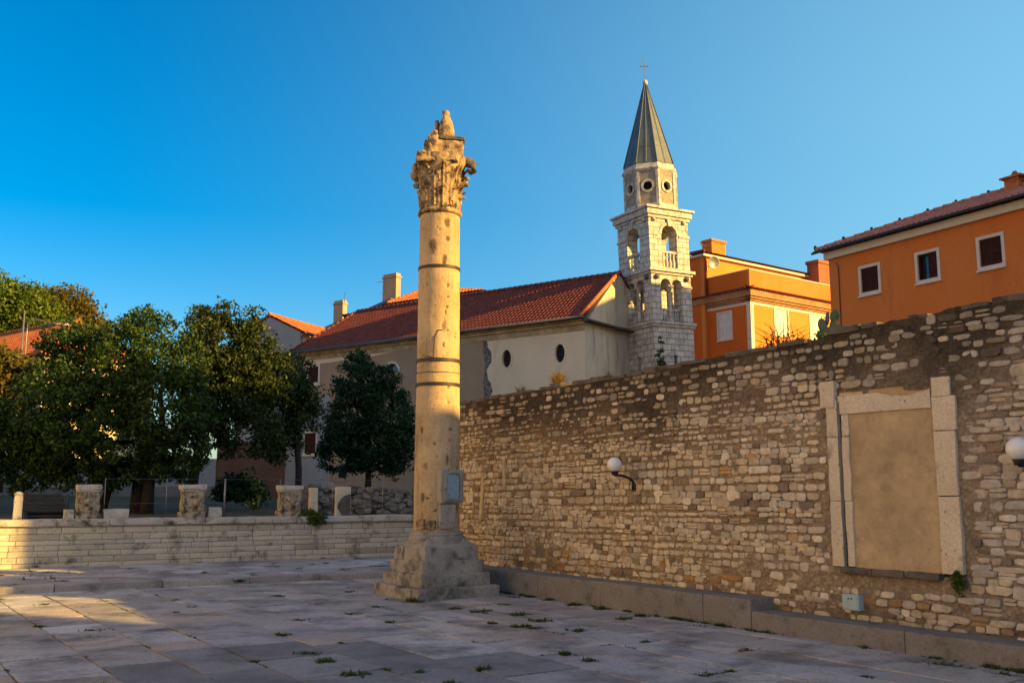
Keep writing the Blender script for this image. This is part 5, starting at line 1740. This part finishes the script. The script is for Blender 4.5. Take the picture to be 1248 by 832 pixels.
# brown brick chimney stack seen between the two orange houses
ps = at(1004, 330, 71)
SF = Frame(ps.x, ps.y, GZ, 0.797, 0.604)
a0, zt_ = SF.hit(997, 316)
st_ = thing('brick_stack', 'brown brick chimney stack rising between the two orange houses', 'chimney', SF)
mb = MB(); mb.box(a0, a0 + 1.3, 0, 1.0, -1.3, zt_ - .25, .02); mb.build('shaft', M['brick_red'], st_)
mb = MB(); mb.box(a0 - .08, a0 + 1.38, -.08, 1.08, zt_ - .248, zt_, .02); mb.build('cap', M['brick_red'], st_)

# ================================================================ HOUSES BEHIND AND LEFT OF THE CHURCH
# hipped house behind the church ridge
HB = Frame(*at(514, 380, 74).xy, GZ, 0.81, -0.586)
hb = lambda px, py, d=0.0: HB.hit(px, py, d)
house2 = thing('hipped_house', 'house with orange hipped roof and tall rendered chimney behind the church ridge', 'house', HB)
xh0, zh0 = hb(476, 374); xh1, _ = hb(590, 374)
xh0 -= .0
mb = MB(); mb.box(xh0 + .3, xh1 - .3, .3, 8, -1.3, zh0 - .02); mb.build('wall', M['church'], house2)
mb = MB(); mb.box(xh0 + .02, xh1, 0, 8.3, zh0 - .02, zh0 + .22, .03); mb.build('eaves', M['white_trim'], house2)
xa_, za_ = hb(522, 352, 4.0)
Wd = xh1 - xh0
mb = MB()
tile_roof(mb, (xh0 - .2, -.2, zh0 + .25), (xh1 + .2, -.2, zh0 + .25), (xh0 - .2, 4.1, za_), .3, .4, .06, clips=[((xh0 - .2, -.2, 0), (-1, (xa_ - xh0) / 4.3 * .9, 0)), ((xh1 + .2, -.2, 0), (1, (xh1 - xa_) / 4.3 * .9, 0))])
rf = mb.build('roof', M['roof_orange'], house2, smooth=True, angle=60)
mb = MB(); mb.add([(xh0 - .2, -.2, zh0 + .22), (xh0 - .2, 8.4, zh0 + .22), (xa_, 4.1, za_ - .02), (xh1 + .2, 8.4, zh0 + .22), (xh1 + .2, -.2, zh0 + .22)], [(0, 1, 2), (1, 3, 2), (3, 4, 2)]); mb.build('rear_slopes', M['roof_orange'], rf)
mb = MB(); ridge_caps(mb, (xh0 - .2, -.2, zh0 + .3), (xa_ - .3, 4.1, za_ + .05), .14); mb.build('hip_tiles', M['roof_orange'], rf, smooth=True)
# lean-to with a dark sloping roof edge to the left of it
x0_, z0_ = hb(402, 398, 1.0); x1_, z1_ = hb(478, 366, 1.0)
mb = MB(); mb.prism([(x0_, -1.3), (x1_, -1.3), (x1_, z1_ - .12), (x0_, z0_ - .12)], 1.0, 7.0); mb.build('lean_to_wall', M['white_plaster'], house2)
mb = MB(); mb.prism([(x0_ - .4, z0_ - .3), (x1_ + .1, z1_ - .1), (x1_ + .1, z1_ + .14), (x0_ - .4, z0_ - .06)], .7, 7.3); mb.build('lean_to_roof', M['gutter'], house2)
def chimney_on(parent, h, px0, px1, py0, py1, d, dep, mat='brick'):
    xa, zb = h(px0, py1, d); xb, zt = h(px1, py0, d)
    e = bpy.data.objects.new('chimney', None); link(e, parent)
    mb = MB(); mb.box(xa, xb, d, d + dep, zb - 1.2, zt - .35, .02); mb.build('shaft', M[mat], e)
    mb = MB(); mb.box(xa - .07, xb + .07, d - .07, d + dep + .07, zt - .348, zt - .22, .02); mb.box(xa + .02, xb - .02, d + .02, d + dep - .02, zt - .218, zt, .03); mb.build('cap', M[mat], e)
    return e, (xa, xb, zb, zt)
e, (xa, xb, zb, zt) = chimney_on(house2, hb, 466, 483, 332, 366, 1.6, .55)
mb = MB(); mb.tube([(xa - .7, 1.6, zt - .55), (xa + .2, 1.5, zt - .6), (xa + .2, 1.5, zt - 1.6), (xa - .25, 1.55, zt - 1.5)], .03, 6); mb.build('aerial_bracket', M['white_trim'], e)
e, (xa, xb, zb, zt) = chimney_on(house2, hb, 406, 418, 365, 394, 2.2, .5)
mb = MB(); mb.tube([(xb, 2.4, zt - .3), (xb + .05, 2.4, zt + .75)], .03, 6)
for q in range(4): mb.tube([(xb - .1, 2.4, zt + .2 + q * .14), (xb + .2, 2.4, zt + .22 + q * .14)], .012, 4)
mb.build('aerial', M['grey_metal'], e)

# gabled pale house at the church's left end
HL = Frame(*at(366, 430, 70).xy, GZ, 0.93, -0.37)
hl2 = lambda px, py, d=0.0: HL.hit(px, py, d)
xg1, zge = hl2(366, 404)
xgp, zgp = hl2(329, 386)
xg0 = xgp - (xg1 - xgp)
GL = 9.0
gable = thing('gabled_house', 'pale grey gabled house with orange tiles left of the church, behind the trees', 'house', HL)
gdw = hl2(329, 598) + hl2(335, 566)
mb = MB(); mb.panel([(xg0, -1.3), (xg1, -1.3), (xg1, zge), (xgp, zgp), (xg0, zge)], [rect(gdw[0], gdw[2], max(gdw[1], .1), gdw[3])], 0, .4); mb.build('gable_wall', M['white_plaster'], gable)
mb = MB(); mb.box(xg1 - .4, xg1, .402, GL, -1.3, zge); mb.box(xg0, xg0 + .4, .402, GL, -1.3, zge); mb.build('side_walls', M['church'], gable)
mb = MB(); mb.box(gdw[0] - .1, gdw[2] + .1, .3, .36, max(gdw[1], .1) - .05, gdw[3] + .1); mb.build('narrow_door', M['dark'], gable)
mb = MB()
tile_roof(mb, (xg1 + .4, -.12, zge - .08), (xg1 + .4, GL, zge - .08), (xgp, -.12, zgp + .12), .28, .38, .05)
rf = mb.build('roof', M['roof_orange'], gable, smooth=True, angle=60)
mb = MB(); tile_roof(mb, (xg0 - .4, GL, zge - .08), (xg0 - .4, -.12, zge - .08), (xgp, GL, zgp + .12), .28, .38, .05); mb.build('left_slope', M['roof_orange'], rf, smooth=True, angle=60)
mb = MB(); ridge_caps(mb, (xgp, -.12, zgp + .18), (xgp, GL, zgp + .18), .13); mb.build('ridge_tiles', M['roof_orange'], rf, smooth=True)
mb = MB(); mb.tube([(xg1 + .45, -.1, zge - .12), (xg1 + .45, GL, zge - .12)], .08, 8); mb.build('gutter', M['gutter'], gable, smooth=True)

# long pale garden wall behind the trees
GWf = Frame(*at(0, 600, 52).xy, GZ, 1.0, 0.12)
gx0 = -45; gx1, _ = GWf.hit(262, 590); gx2, _ = GWf.hit(318, 590); _, gzt = GWf.hit(60, 558)
gw = thing('garden_wall', 'long pale plastered garden wall in shade behind the evergreen trees', 'wall', GWf)
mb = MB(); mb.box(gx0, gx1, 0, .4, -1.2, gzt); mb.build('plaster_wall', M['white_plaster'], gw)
mb = MB(); mb.box(gx0, gx1, -.03, -.003, -1.2, 0.9, .01); mb.build('grey_base', M['ledge'], gw)
mb = MB(); mb.box(gx1 + .01, gx2 + 1.2, 0.1, .5, -1.2, gzt + .9); mb.build('rust_wall', M['rust'], gw)

# tiled house far left
HF = Frame(*at(22, 430, 66).xy, GZ, 0.80, -0.60)
hf = lambda px, py, d=0.0: HF.hit(px, py, d)
xf0, zfe = hf(-70, 436); xf1, _ = hf(57, 433); _, zfe = hf(54, 433)
yfr = 4.0; _, zfr = HF.hit(14, 406, yfr)
hfar = thing('tiled_house', 'house with orange tiled roof half hidden among the trees at far left', 'house', HF)
mb = MB(); mb.box(xf0, xf1 - .3, 0, 8, -1.2, zfe); mb.build('wall', M['church'], hfar)
mb = MB(); tile_roof(mb, (xf0, -.4, zfe), (xf1, -.4, zfe), (xf0, yfr, zfr), .3, .4, .06, clips=[((xf1, -.4, 0), (1, .8, 0))]); rf = mb.build('roof', M['roof_orange'], hfar, smooth=True, angle=60)
mb = MB(); mb.add([(xf1, -.4, zfe), (xf1, 8.4, zfe), (xf1 - 3.5, yfr, zfr - .02), (xf0, yfr, zfr - .02), (xf0, 8.4, zfe)], [(0, 1, 2), (1, 4, 3, 2)]); mb.build('rear_slopes', M['roof_orange'], rf)
mb = MB(); ridge_caps(mb, (xf1, -.4, zfe + .08), (xf1 - 3.5, yfr, zfr + .06), .14); ridge_caps(mb, (xf0, yfr, zfr + .06), (xf1 - 3.5, yfr, zfr + .06), .14); mb.build('ridge_tiles', M['roof_orange'], rf, smooth=True)
for px, py0, py1 in ((3, 500, 470), (18, 520, 490)): pass

# street lamp among the far trees
pS = at(33, 430, 52)
lampz = at(33, 385, 52).z
sl2 = thing('street_lamp', 'slim pale street lamp with one curved arm among the far left trees', 'street lamp', Matrix.Translation((pS.x, 52, GZ)))
mb = MB(); mb.tube([(-.3, 0, 0), (-.3, 0, at(27, 378, 52).z - GZ)], .04, 8); mb.build('mast', M['grey_metal'], sl2, smooth=True)
pts = []
for px, py in ((33, 404), (33.5, 395), (37, 391), (43, 389), (50, 390), (57, 392), (66, 394), (72, 396)):
    p = at(px, py, 52); pts.append((p.x - pS.x, 0, p.z - GZ))
mb = MB(); mb.tube([(pts[0][0], 0, 0)] + pts, .035, 8); mb.build('curved_arm', M['grey_metal'], sl2, smooth=True)
mb = MB(); p = Vector(pts[-1]); mb.box(p.x - .1, p.x + .5, -.12, .12, p.z - .06, p.z + .08, .04); mb.build('lantern', M['white_trim'], sl2)

# ================================================================ TREES AND PLANTS
def B(px, py, rx, ry, Y, dy=0.8):
    """crown lobe from its outline in the photograph, at its own distance"""
    c = at(px, py, Y)
    k = Y / FPX
    return ((c.x, Y, c.z), (rx * k, (rx + ry) * 0.5 * k * dy, ry * k))
def T_(px, py, Y): p = at(px, py, Y); return (p.x, p.y, p.z)

tree('evergreen_tree', 'broad dark evergreen tree with yellow lit leaf clumps on the far left', (T_(150, 600, 34)[0], 34, 1.25),
     [[T_(120, 630, 34), T_(135, 590, 34), T_(110, 550, 34)], [T_(166, 632, 34.3), T_(168, 590, 34.3), T_(172, 545, 34)], [T_(178, 630, 33.8), T_(182, 585, 33.8), T_(200, 540, 33.5)]],
     [B(48, 515, 62, 62, 34), B(110, 450, 66, 60, 34.5), B(165, 440, 52, 62, 33.5), B(205, 500, 52, 52, 33), B(130, 545, 92, 42, 33.5), B(20, 545, 55, 42, 34), B(100, 500, 85, 60, 33), B(178, 400, 30, 26, 34), B(238, 480, 22, 26, 33), B(85, 420, 40, 30, 35), B(215, 545, 40, 32, 33.4), B(30, 575, 60, 22, 34), B(110, 580, 60, 16, 33.5), B(190, 570, 60, 20, 34), B(225, 440, 26, 40, 34)],
     M['leaf_dark'], 1900, 44, 0.33, 0.066, 3, limbs=18, tr=0.26, gap=0.2)
tree('evergreen_tree', 'tall thinner tree with olive brown leaves beside the pale gabled house', (T_(236, 600, 37)[0], 37, 1.3),
     [[T_(228, 632, 37), T_(236, 580, 37), T_(245, 530, 37), T_(262, 480, 37)]],
     [B(262, 420, 42, 42, 37), B(250, 395, 28, 24, 37), B(285, 398, 30, 26, 37), B(290, 470, 52, 50, 37), B(310, 425, 26, 30, 37), B(330, 460, 34, 34, 37.5), B(250, 470, 36, 50, 36.5), B(300, 525, 46, 34, 36.5), B(245, 520, 30, 30, 37)],
     M['leaf_olive'], 900, 42, 0.34, 0.068, 11, limbs=16, tr=0.24, gap=0.3)
tree('evergreen_tree', 'slender olive leaved tree before the left end of the church facade', (T_(364, 600, 41)[0], 41, 1.35),
     [[T_(363, 625, 41), T_(364, 570, 41), T_(360, 520, 41), T_(352, 470, 41)]],
     [B(350, 465, 30, 36, 41), B(362, 500, 26, 34, 41), B(338, 510, 32, 36, 41), B(345, 545, 26, 20, 41), B(322, 480, 24, 30, 41), B(372, 480, 16, 22, 41)],
     M['leaf_olive'], 330, 40, 0.42, 0.075, 19, limbs=12, tr=0.16, gap=0.35)
tree('round_tree', 'dense dark green twin crowned tree directly left of the column', (T_(449, 600, 46)[0], 46, 1.4),
     [[T_(447, 622, 46), T_(449, 585, 46), T_(448, 550, 46)]],
     [B(435, 468, 26, 36, 46), B(430, 510, 34, 45, 46), B(478, 505, 28, 48, 46), B(455, 540, 48, 38, 46), B(418, 550, 28, 30, 46), B(484, 545, 24, 32, 46), B(437, 445, 14, 18, 46), B(468, 472, 16, 24, 46)],
     M['leaf_conifer'], 800, 42, 0.34, 0.075, 23, limbs=10, tr=0.2, gap=0.35, shell=0.65)
tree('hill_tree', 'bright green sunlit tree rising behind the tiled house at far left', (T_(20, 600, 78)[0], 78, 1.6),
     [[T_(20, 600, 78), T_(22, 500, 78), T_(20, 430, 78)]],
     [B(-20, 385, 45, 48, 78), B(25, 380, 34, 30, 78), B(35, 410, 44, 40, 78), B(0, 345, 12, 14, 78), B(55, 395, 24, 30, 78), B(20, 362, 30, 18, 78)],
     M['leaf_bright'], 700, 40, 0.9, 0.15, 29, limbs=10, tr=0.4, gap=0.3, group='trees behind the left houses')
tree('hill_tree', 'rusty autumn coloured tree behind the broad evergreen at far left', (T_(85, 600, 82)[0], 82, 1.6),
     [[T_(85, 600, 82), T_(84, 500, 82), T_(80, 430, 82)]],
     [B(75, 380, 32, 30, 82), B(95, 395, 30, 30, 82), B(70, 415, 40, 34, 82), B(118, 412, 24, 24, 82), B(50, 365, 24, 14, 82)],
     M['leaf_rust'], 560, 40, 0.9, 0.15, 37, limbs=10, tr=0.4, gap=0.3, group='trees behind the left houses')
tree('yellow_tree', 'small yellow leaved tree before the tiled house at the left photo edge', (T_(0, 600, 50)[0], 50, 1.4),
     [[T_(0, 600, 50), T_(2, 520, 50), T_(5, 470, 50)]],
     [B(8, 440, 22, 22, 50), B(-8, 470, 30, 40, 50), B(14, 470, 16, 30, 50), B(30, 446, 20, 14, 50), B(-6, 432, 14, 10, 50)],
     M['leaf_rust'], 230, 26, 0.5, 0.15, 41, limbs=8, tr=0.14, gap=0.2)
tree('hill_tree', 'wide bright green tree standing beyond the left photo edge', (T_(-190, 600, 62)[0], 62, 1.6),
     [[T_(-190, 600, 62), T_(-188, 520, 62), T_(-185, 460, 62)]],
     [B(-190, 440, 70, 60, 62), B(-140, 480, 50, 60, 62), B(-240, 490, 60, 60, 62), B(-110, 440, 40, 50, 62), B(-180, 520, 90, 40, 62)],
     M['leaf_bright'], 500, 36, .8, 0.14, 43, limbs=10, tr=0.35, gap=0.2, group='trees behind the left houses')
def bush(name, label, cat, blobs, leaf, n, per, cr, size, seed, base, group=None):
    t = thing(name, label, cat, Matrix.Translation(Vector(base)), group)
    inv = Matrix.Translation(-Vector(base))
    mb = MB(inv); rr = random.Random(seed)
    for i in range(9):
        c, r = blobs[i % len(blobs)]
        mb.tube([base, tuple(Vector(base).lerp(Vector(c), .5)), (c[0] + rr.uniform(-.5, .5) * r[0], c[1], c[2] + rr.uniform(-.2, .6) * r[2])], [.02, .014, .005], 5)
    mb.build('stems', M['trunk'], t)
    foliage('leaves', leaf, t, blobs, n, per, cr, size, seed, .3, inv)
    return t
bush('garden_bush', 'dark green bush at the foot of the pale wall behind the thin fence', 'bush', [B(293, 592, 26, 20, 38), B(275, 600, 18, 14, 38), B(310, 604, 16, 12, 38)], M['leaf_conifer'], 90, 26, .3, .09, 51, T_(293, 612, 38))
b0 = LOW.world(*[LOW.hit(381, 632, .0)[0], .05, ZT - .1])
bush('wall_bush', 'round bright green bush growing from the podium wall coping', 'bush', [((b0.x, b0.y - .02, b0.z + .06), (.34, .24, .20)), ((b0.x - .12, b0.y - .06, b0.z + .14), (.2, .18, .14)), ((b0.x + .16, b0.y - .06, b0.z + .02), (.22, .18, .18))], M['weed'], 130, 22, .09, .035, 53, tuple(b0))

# dark rubble bank behind the fence, with an upright slab before it
rb = thing('rubble_bank', 'low dark bank of loose rubble stones behind the wire fence', 'stone wall', LOW.M @ Matrix.Translation((LOW.hit(430, 600, 5)[0], 5.0, 1.1)))
mb = MB(rb.matrix_basis.inverted() @ LOW.M)
rr = random.Random(61)
xa, _ = LOW.hit(352, 600, 5); xb, _ = LOW.hit(512, 600, 5)
zt = lambda x: LOW.hit(430, 591, 5)[1] - 0.06 * abs(x - (xa + xb) / 2 + 1) + .12 * noise.noise(Vector((x * 1.3, 0, 0)))
mb.rough(xa, xb, 5.0, 6.2, 0.9, (zt(xa) + zt(xb)) / 2, .08, 10, .08, 1.5)
mb.build('stone_core', M['sill'], rb, smooth=True)
mb = MB(rb.matrix_basis.inverted() @ LOW.M)
for i in range(240):
    x = rr.uniform(xa, xb); z = rr.uniform(1.05, zt(x))
    g = rr.uniform(.10, .26)
    add_stone(mb, x, z, rr.uniform(.14, .42), rr.uniform(.10, .24), 5.0, rr.uniform(.05, .14), (g, g * .95, g * .88), 3, 10, .12, rr.uniform(-.3, .3))
mb.build('loose_stones', M['rubble'], rb, smooth=True, fix=False)
x0, _ = LOW.hit(410, 600, 3.2); x1, z1 = LOW.hit(428, 593, 3.2)
sg = thing('upright_slab', 'pale upright stone slab standing before the dark rubble bank', 'stone slab', LOW.M @ Matrix.Translation(((x0 + x1) / 2, 3.2, 1.12)))
mb = MB(); w_ = x1 - x0; mb.rough(-w_ / 2, w_ / 2, 0, .16, 0, z1 - 1.12, .008, 6, .015, 4); mb.build('slab', M['jamb'], sg, smooth=True, angle=50)
mb = MB(); mb.panel([(-.02, .05), (w_ / 2 - .02, .05), (w_ / 2 - .02, .75)] + [(w_ / 2 - .02 - .42 * math.sin(t), .33 + .42 * math.cos(t)) for t in [math.pi * .5 * i / 8 for i in range(1, 9)]], [], -.012, .004); mb.build('painted_shadow', M['sill'], sg)  # thin dark panel painting a curved shadow on the slab face
x0, z0 = LOW.hit(379, 604, 4.6); x1, z1 = LOW.hit(388, 594, 4.6)
mb = MB(LOW.M); mb.rough(x0, x1, 4.6, 5.0, 1.1, z1, .01, 4, .02, 4); tag(mb.build('square_block', M['jamb'], smooth=True, angle=50), 'small square pale stone block beside the right hand altar', 'stone block')

# plants on the rubble wall
def tuft_thing(name, label, cat, px, py, n, h, spread, mat, seed, w=.008, group=None, back=.25):
    x, z = WALL.hit(px, py, back)
    zz = wtop(x) - .02
    t = thing(name, label, cat, WALL.M @ Matrix.Translation((x, back, zz)), group)
    rr = random.Random(seed)
    mb = MB(); tuft(mb, (0, 0, 0), n, h, spread, rr, w); mb.build('blades', M[mat], t, fix=False)
    return t
tuft_thing('grass_clump', 'large dry yellow grass clump on the rubble wall below the right oval window', 'grass clump', 681, 468, 260, .42, .22, 'dry_grass', 1, group='dry grass on the wall head')
tuft_thing('grass_clump', 'small pale dry grass clump on the wall head below the left oval window', 'grass clump', 636, 476, 70, .26, .18, 'dry_grass', 2, group='dry grass on the wall head')
tuft_thing('grass_clump', 'short yellow tuft on the wall head just left of the bell tower', 'grass clump', 742, 459, 60, .24, .08, 'dry_grass', 3, group='dry grass on the wall head')
tuft_thing('grass_clump', 'tiny yellow tuft on the wall head right beside the column', 'grass clump', 600, 484, 40, .12, .14, 'dry_grass', 4, group='dry grass on the wall head')
x, z = WALL.hit(806, 448, .3)
t = thing('climbing_weed', 'tall thin leafy weed on the wall head in front of the bell tower', 'plant', WALL.M @ Matrix.Translation((x, .3, wtop(x) - .02)))
hw_ = WALL.hit(806, 410, .3)[1] - wtop(x)
mb = MB(); mb.tube([(0, 0, 0), (-.03, 0, hw_ * .5), (.02, 0, hw_)], [.012, .008, .003], 5); mb.build('stem', M['trunk'], t)
foliage('leaves', M['weed'], t, [((0, 0, hw_ * .2), (.12, .1, .12)), ((-.02, 0, hw_ * .5), (.07, .07, .15)), ((0, 0, hw_ * .8), (.05, .05, .15))], 26, 8, .06, .035, 71, .2)
x, z = WALL.hit(952, 420, .4)
t = thing('bare_shrub', 'bare reddish twiggy shrub on the wall head before the terrace house', 'shrub', WALL.M @ Matrix.Translation((x, .4, wtop(x) - .03)))
rr = random.Random(8); mb = MB()
for i in range(46):
    a = rr.uniform(-1, 1); L = rr.uniform(.2, .62)
    mid_ = (a * .25 + rr.uniform(-.1, .1), rr.uniform(-.2, .2), L * .5); end_ = (a * .55 + rr.uniform(-.15, .15), rr.uniform(-.3, .3), L * (1 - .35 * abs(a)))
    mb.tube([(a * .3, 0, 0), mid_, end_], [.010, .007, .002], 4)
mb.build('twigs', M['trunk'], t)
foliage('dry_leaves', M['leaf_rust'], t, [((-.25, 0, .12), (.25, .2, .12)), ((.15, 0, .15), (.2, .2, .15))], 24, 8, .08, .02, 72, .2)
x, z = WALL.hit(1009, 408, .45)
t = thing('agave_plant', 'blue green prickly pear cactus on the wall head at the corner of the orange house', 'cactus', WALL.M @ Matrix.Translation((x, .45, wtop(x) - .02)))
rr = random.Random(9)
pads = [((0, 0, .13), .13, .0), ((-.09, 0, .30), .11, -.4), ((.08, .02, .28), .12, .35), ((.14, 0, .42), .09, .5), ((-.02, .03, .40), .10, .1), ((-.14, .03, .16), .09, -.8), ((.19, .02, .2), .09, .9)]
M['cactus'] = flat_mat('blue green cactus', (0.05, 0.10, 0.075), .6, .3, 10)
for i, (c, r_, tilt) in enumerate(pads):
    mb = MB(Matrix.Translation(c) @ Matrix.Rotation(tilt, 4, 'Y') @ Matrix.Rotation(rr.uniform(-.6, .6), 4, 'Z') @ Matrix.Diagonal((.8, .22, 1.1, 1)))
    mb.lathe([(r_ * math.sin(math.pi * q / 10) + 1e-4, -r_ * math.cos(math.pi * q / 10)) for q in range(11)], 14); mb.build('pad', M['cactus'], t, smooth=True)
foliage('young_leaves', M['weed'], t, [((.12, -.2, .05), (.3, .15, .1))], 24, 8, .08, .03, 73, .2)
x, z = WALL.hit(1171, 710, -.02)
t = thing('wall_weed', 'green weed hanging from a crack under the right doorway jamb', 'plant', WALL.M @ Matrix.Translation((x, -.03, z)))
mb = MB(); mb.tube([(0, 0, .12), (0, -.04, 0), (-.01, -.03, -.12)], .006, 4); mb.build('stem', M['trunk'], t)
foliage('leaves', M['weed'], t, [((0, -.05, .0), (.075, .05, .14))], 60, 10, .035, .02, 74, .1)

# grass in the paving joints and along the ledge
rr = random.Random(77)
mb = MB()
for a, b in JOINTS:
    p = a.lerp(b, .5)
    if p.y < 6 or p.y > 31 or abs(p.x) > 0.6 * p.y + 1: continue
    dens = noise.noise(Vector((p.x * .35, p.y * .35, 4)))
    L = (b - a).length
    if dens > -.05 and rr.random() < .4:
        # a run of low moss and grass along part of the joint
        f0 = rr.random() * .7; f1 = min(1, f0 + rr.uniform(.1, .5))
        for i in range(int((f1 - f0) * L / .035)):
            q = a.lerp(b, f0 + (f1 - f0) * rr.random())
            tuft(mb, (q.x + rr.uniform(-.02, .02), q.y + rr.uniform(-.02, .02), q.z - .01), 4, rr.uniform(.012, .035), .035, rr, .005)
    for k in range(2):
        if rr.random() < .08:
            q = a.lerp(b, rr.random())
            r_ = rr.uniform(.03, .13)
            for i in range(int(260 * r_)):
                tuft(mb, (q.x + rr.gauss(0, r_ * .7), q.y + rr.gauss(0, r_ * .45), q.z - .008), 5, rr.uniform(.015, .05), .05, rr, .006)
def clump(px, py, r_, z=0, h=.07, n=None):
    q = on_ground(px, py, z)
    for i in range(n or int(150 * r_)):
        tuft(mb, (q.x + rr.gauss(0, r_ * .42), q.y + rr.gauss(0, r_ * .3), z - .005), 6, rr.uniform(.3, 1) * h, .07, rr, .007)
for args in ((506, 733, .22, 0, .12), (1035 - 330, 769, .16), (632, 749, .2), (657, 757, .24), (579, 746, .16), (555, 742, .14), (590, 745, .15), (700, 737, .22), (735, 742, .2), (668, 731, .18), (780, 750, .12),
             (345, 774, .12), (400, 806, .22), (430, 822, .2), (375, 797, .18), (590, 816, .14), (640, 763, .12), (690, 797, .12), (920, 764, .15), (760, 754, .16), (630, 764, .1), (600, 760, .1), (720, 805, .1), (752, 715, .1),
             (292, 708, .14, .06), (222, 705, .14, .06), (350, 702, .14, .06), (410, 700, .14, .06), (60, 697, .16, .13, .05), (160, 693, .14, .13, .05)):
    clump(*args)
# weeds where the ledge meets the paving
for i in range(46):
    x = rr.uniform(XW0, -4)
    q = WALL.world(x, -.53, 0)
    r_ = rr.uniform(.03, .12)
    for j in range(int(200 * r_)):
        s_ = WALL.world(x + rr.gauss(0, r_), -.52 - abs(rr.gauss(0, .03)), -.005)
        tuft(mb, tuple(s_), 5, rr.uniform(.02, .07), .05, rr, .006)
tag(mb.build('joint_grass', M['weed'], fix=False), kind='stuff')
for i, px in enumerate((712, 738)):
    pass

# ================================================================ UNSEEN HOUSES ADDED FOR SHADE, AND A PALACE FOR BOUNCE LIGHT
DX, DY = 0.940, -0.342
def added_shade_house(label, a0, a1, o0, o1, h, mat, roof):
    """an unseen house added for shade, long axes along and across the sun's bearing: a along, o across"""
    fr = Frame(a0 * DX - o0 * DY * 1.0, a0 * DY + o0 * DX, 0, -DY, DX)
    # x runs across (o), y runs along the sun's bearing (away from the square)
    fr = Frame(a0 * DX - o1 * DY, a0 * DY + o1 * DX, 0, DY, -DX)
    t = thing('added_shade_house', label, 'house', fr)
    W_, D_ = o1 - o0, a1 - a0
    cols = max(1, int(W_ / 2.6)); rows_ = max(2, int(h / 3.4))
    holes = []
    for i in range(cols):
        for j in range(rows_):
            xc = W_ * (i + .5) / cols; zc_ = 1.6 + j * (h - 1.4) / rows_
            holes.append((xc - .5, xc + .5, zc_, zc_ + 1.6))
    mb = MB(); mb.panel(rect(0, W_, 0, h), [rect(*q) for q in holes], 0, .4); mb.build('front_wall', M[mat], t)
    mb = MB(); mb.box(0, W_, .402, D_, 0, h); mb.build('body', M[mat], t)
    for q in holes:
        e = bpy.data.objects.new('window', None); link(e, t)
        mb = MB(); mb.panel(rect(q[0] - .12, q[1] + .12, q[2] - .12, q[3] + .12), [rect(q[0] + .01, q[1] - .01, q[2] + .01, q[3] - .01)], -.04, .1); mb.build('frame', M['white_trim'], e)
        mb = MB(); mb.box(q[0], q[1], .17, .2, q[2], q[3]); mb.build('pane', M['glass'], e)
    mb = MB(); mb.prism([(-.2, h), (W_ + .2, h), (W_ / 2, h + min(1.4, W_ * .2))], -.35, D_ + .2); mb.build('roof', M[roof], t)
    return t
added_shade_house('tall ochre house added out of view on the right to shade the paving', 25, 35, -1.0, 12.6, 16.0, 'orange_sunlit', 'roof_red')
added_shade_house('narrow cream house added out of view to shade the column foot', 20, 30, 15.3, 18.6, 12.6, 'church', 'roof_orange')
added_shade_house('wide orange house added out of view to shade the podium wall and trees', 20, 30, 18.8, 32, 19.6, 'orange', 'roof_pink')
added_shade_house('long cream house added out of view to shade the garden wall', 22, 30, 32.3, 49, 25.0, 'church', 'roof_orange')
added_shade_house('tall pink roofed house added out of view to shade the lower bell tower', 22, 30, 50, 58.5, 23.7, 'orange', 'roof_pink')
PF = Frame(-27, 24, 0, 0, -1)
pal = thing('added_palace', 'long cream palace added out of view on the left to bounce warm light', 'added_palace')  # unseen front, added to throw warm bounced sun onto the square
pal.location = (-21, 30, 0); pal.rotation_euler = (0, 0, R(-90))
# local x runs towards the camera side (-y world), local y points to +x world (towards the square)
holes = [(2 + 4.4 * i, 3.2 + 4.4 * i, 1.5 + 4.6 * j, 3.7 + 4.6 * j) for i in range(14) for j in range(3)]
mb = MB(); mb.panel(rect(0, 64, 0, 15), [rect(*q) for q in holes], -.4, 0); mb.build('front_wall', M['added_palace'], pal)
mb = MB(); mb.box(0, 64, -10, -.402, 0, 15); mb.build('body', M['added_palace'], pal)
for q in holes:
    e = bpy.data.objects.new('window', None); link(e, pal)
    mb = MB(); mb.panel(rect(q[0] - .15, q[1] + .15, q[2] - .15, q[3] + .15), [rect(q[0] + .01, q[1] - .01, q[2] + .01, q[3] - .01)], -.1, .05); mb.build('frame', M['white_trim'], e)
    mb = MB(); mb.box(q[0], q[1], -.2, -.17, q[2], q[3]); mb.build('pane', M['glass'], e)
mb = MB(); mb.prism([(-.2, 15), (64.2, 15), (64.2, 15.4), (-.2, 15.4)], -10.3, .5); mb.build('cornice', M['white_trim'], pal)
mb = MB(); mb.add([(-.3, .5, 15.4), (64.3, .5, 15.4), (64.3, -5, 18), (-.3, -5, 18), (-.3, -10.3, 15.4), (64.3, -10.3, 15.4)], [(0, 1, 2, 3), (3, 2, 5, 4), (0, 3, 4), (1, 5, 2)]); mb.build('roof', M['roof_orange'], pal)
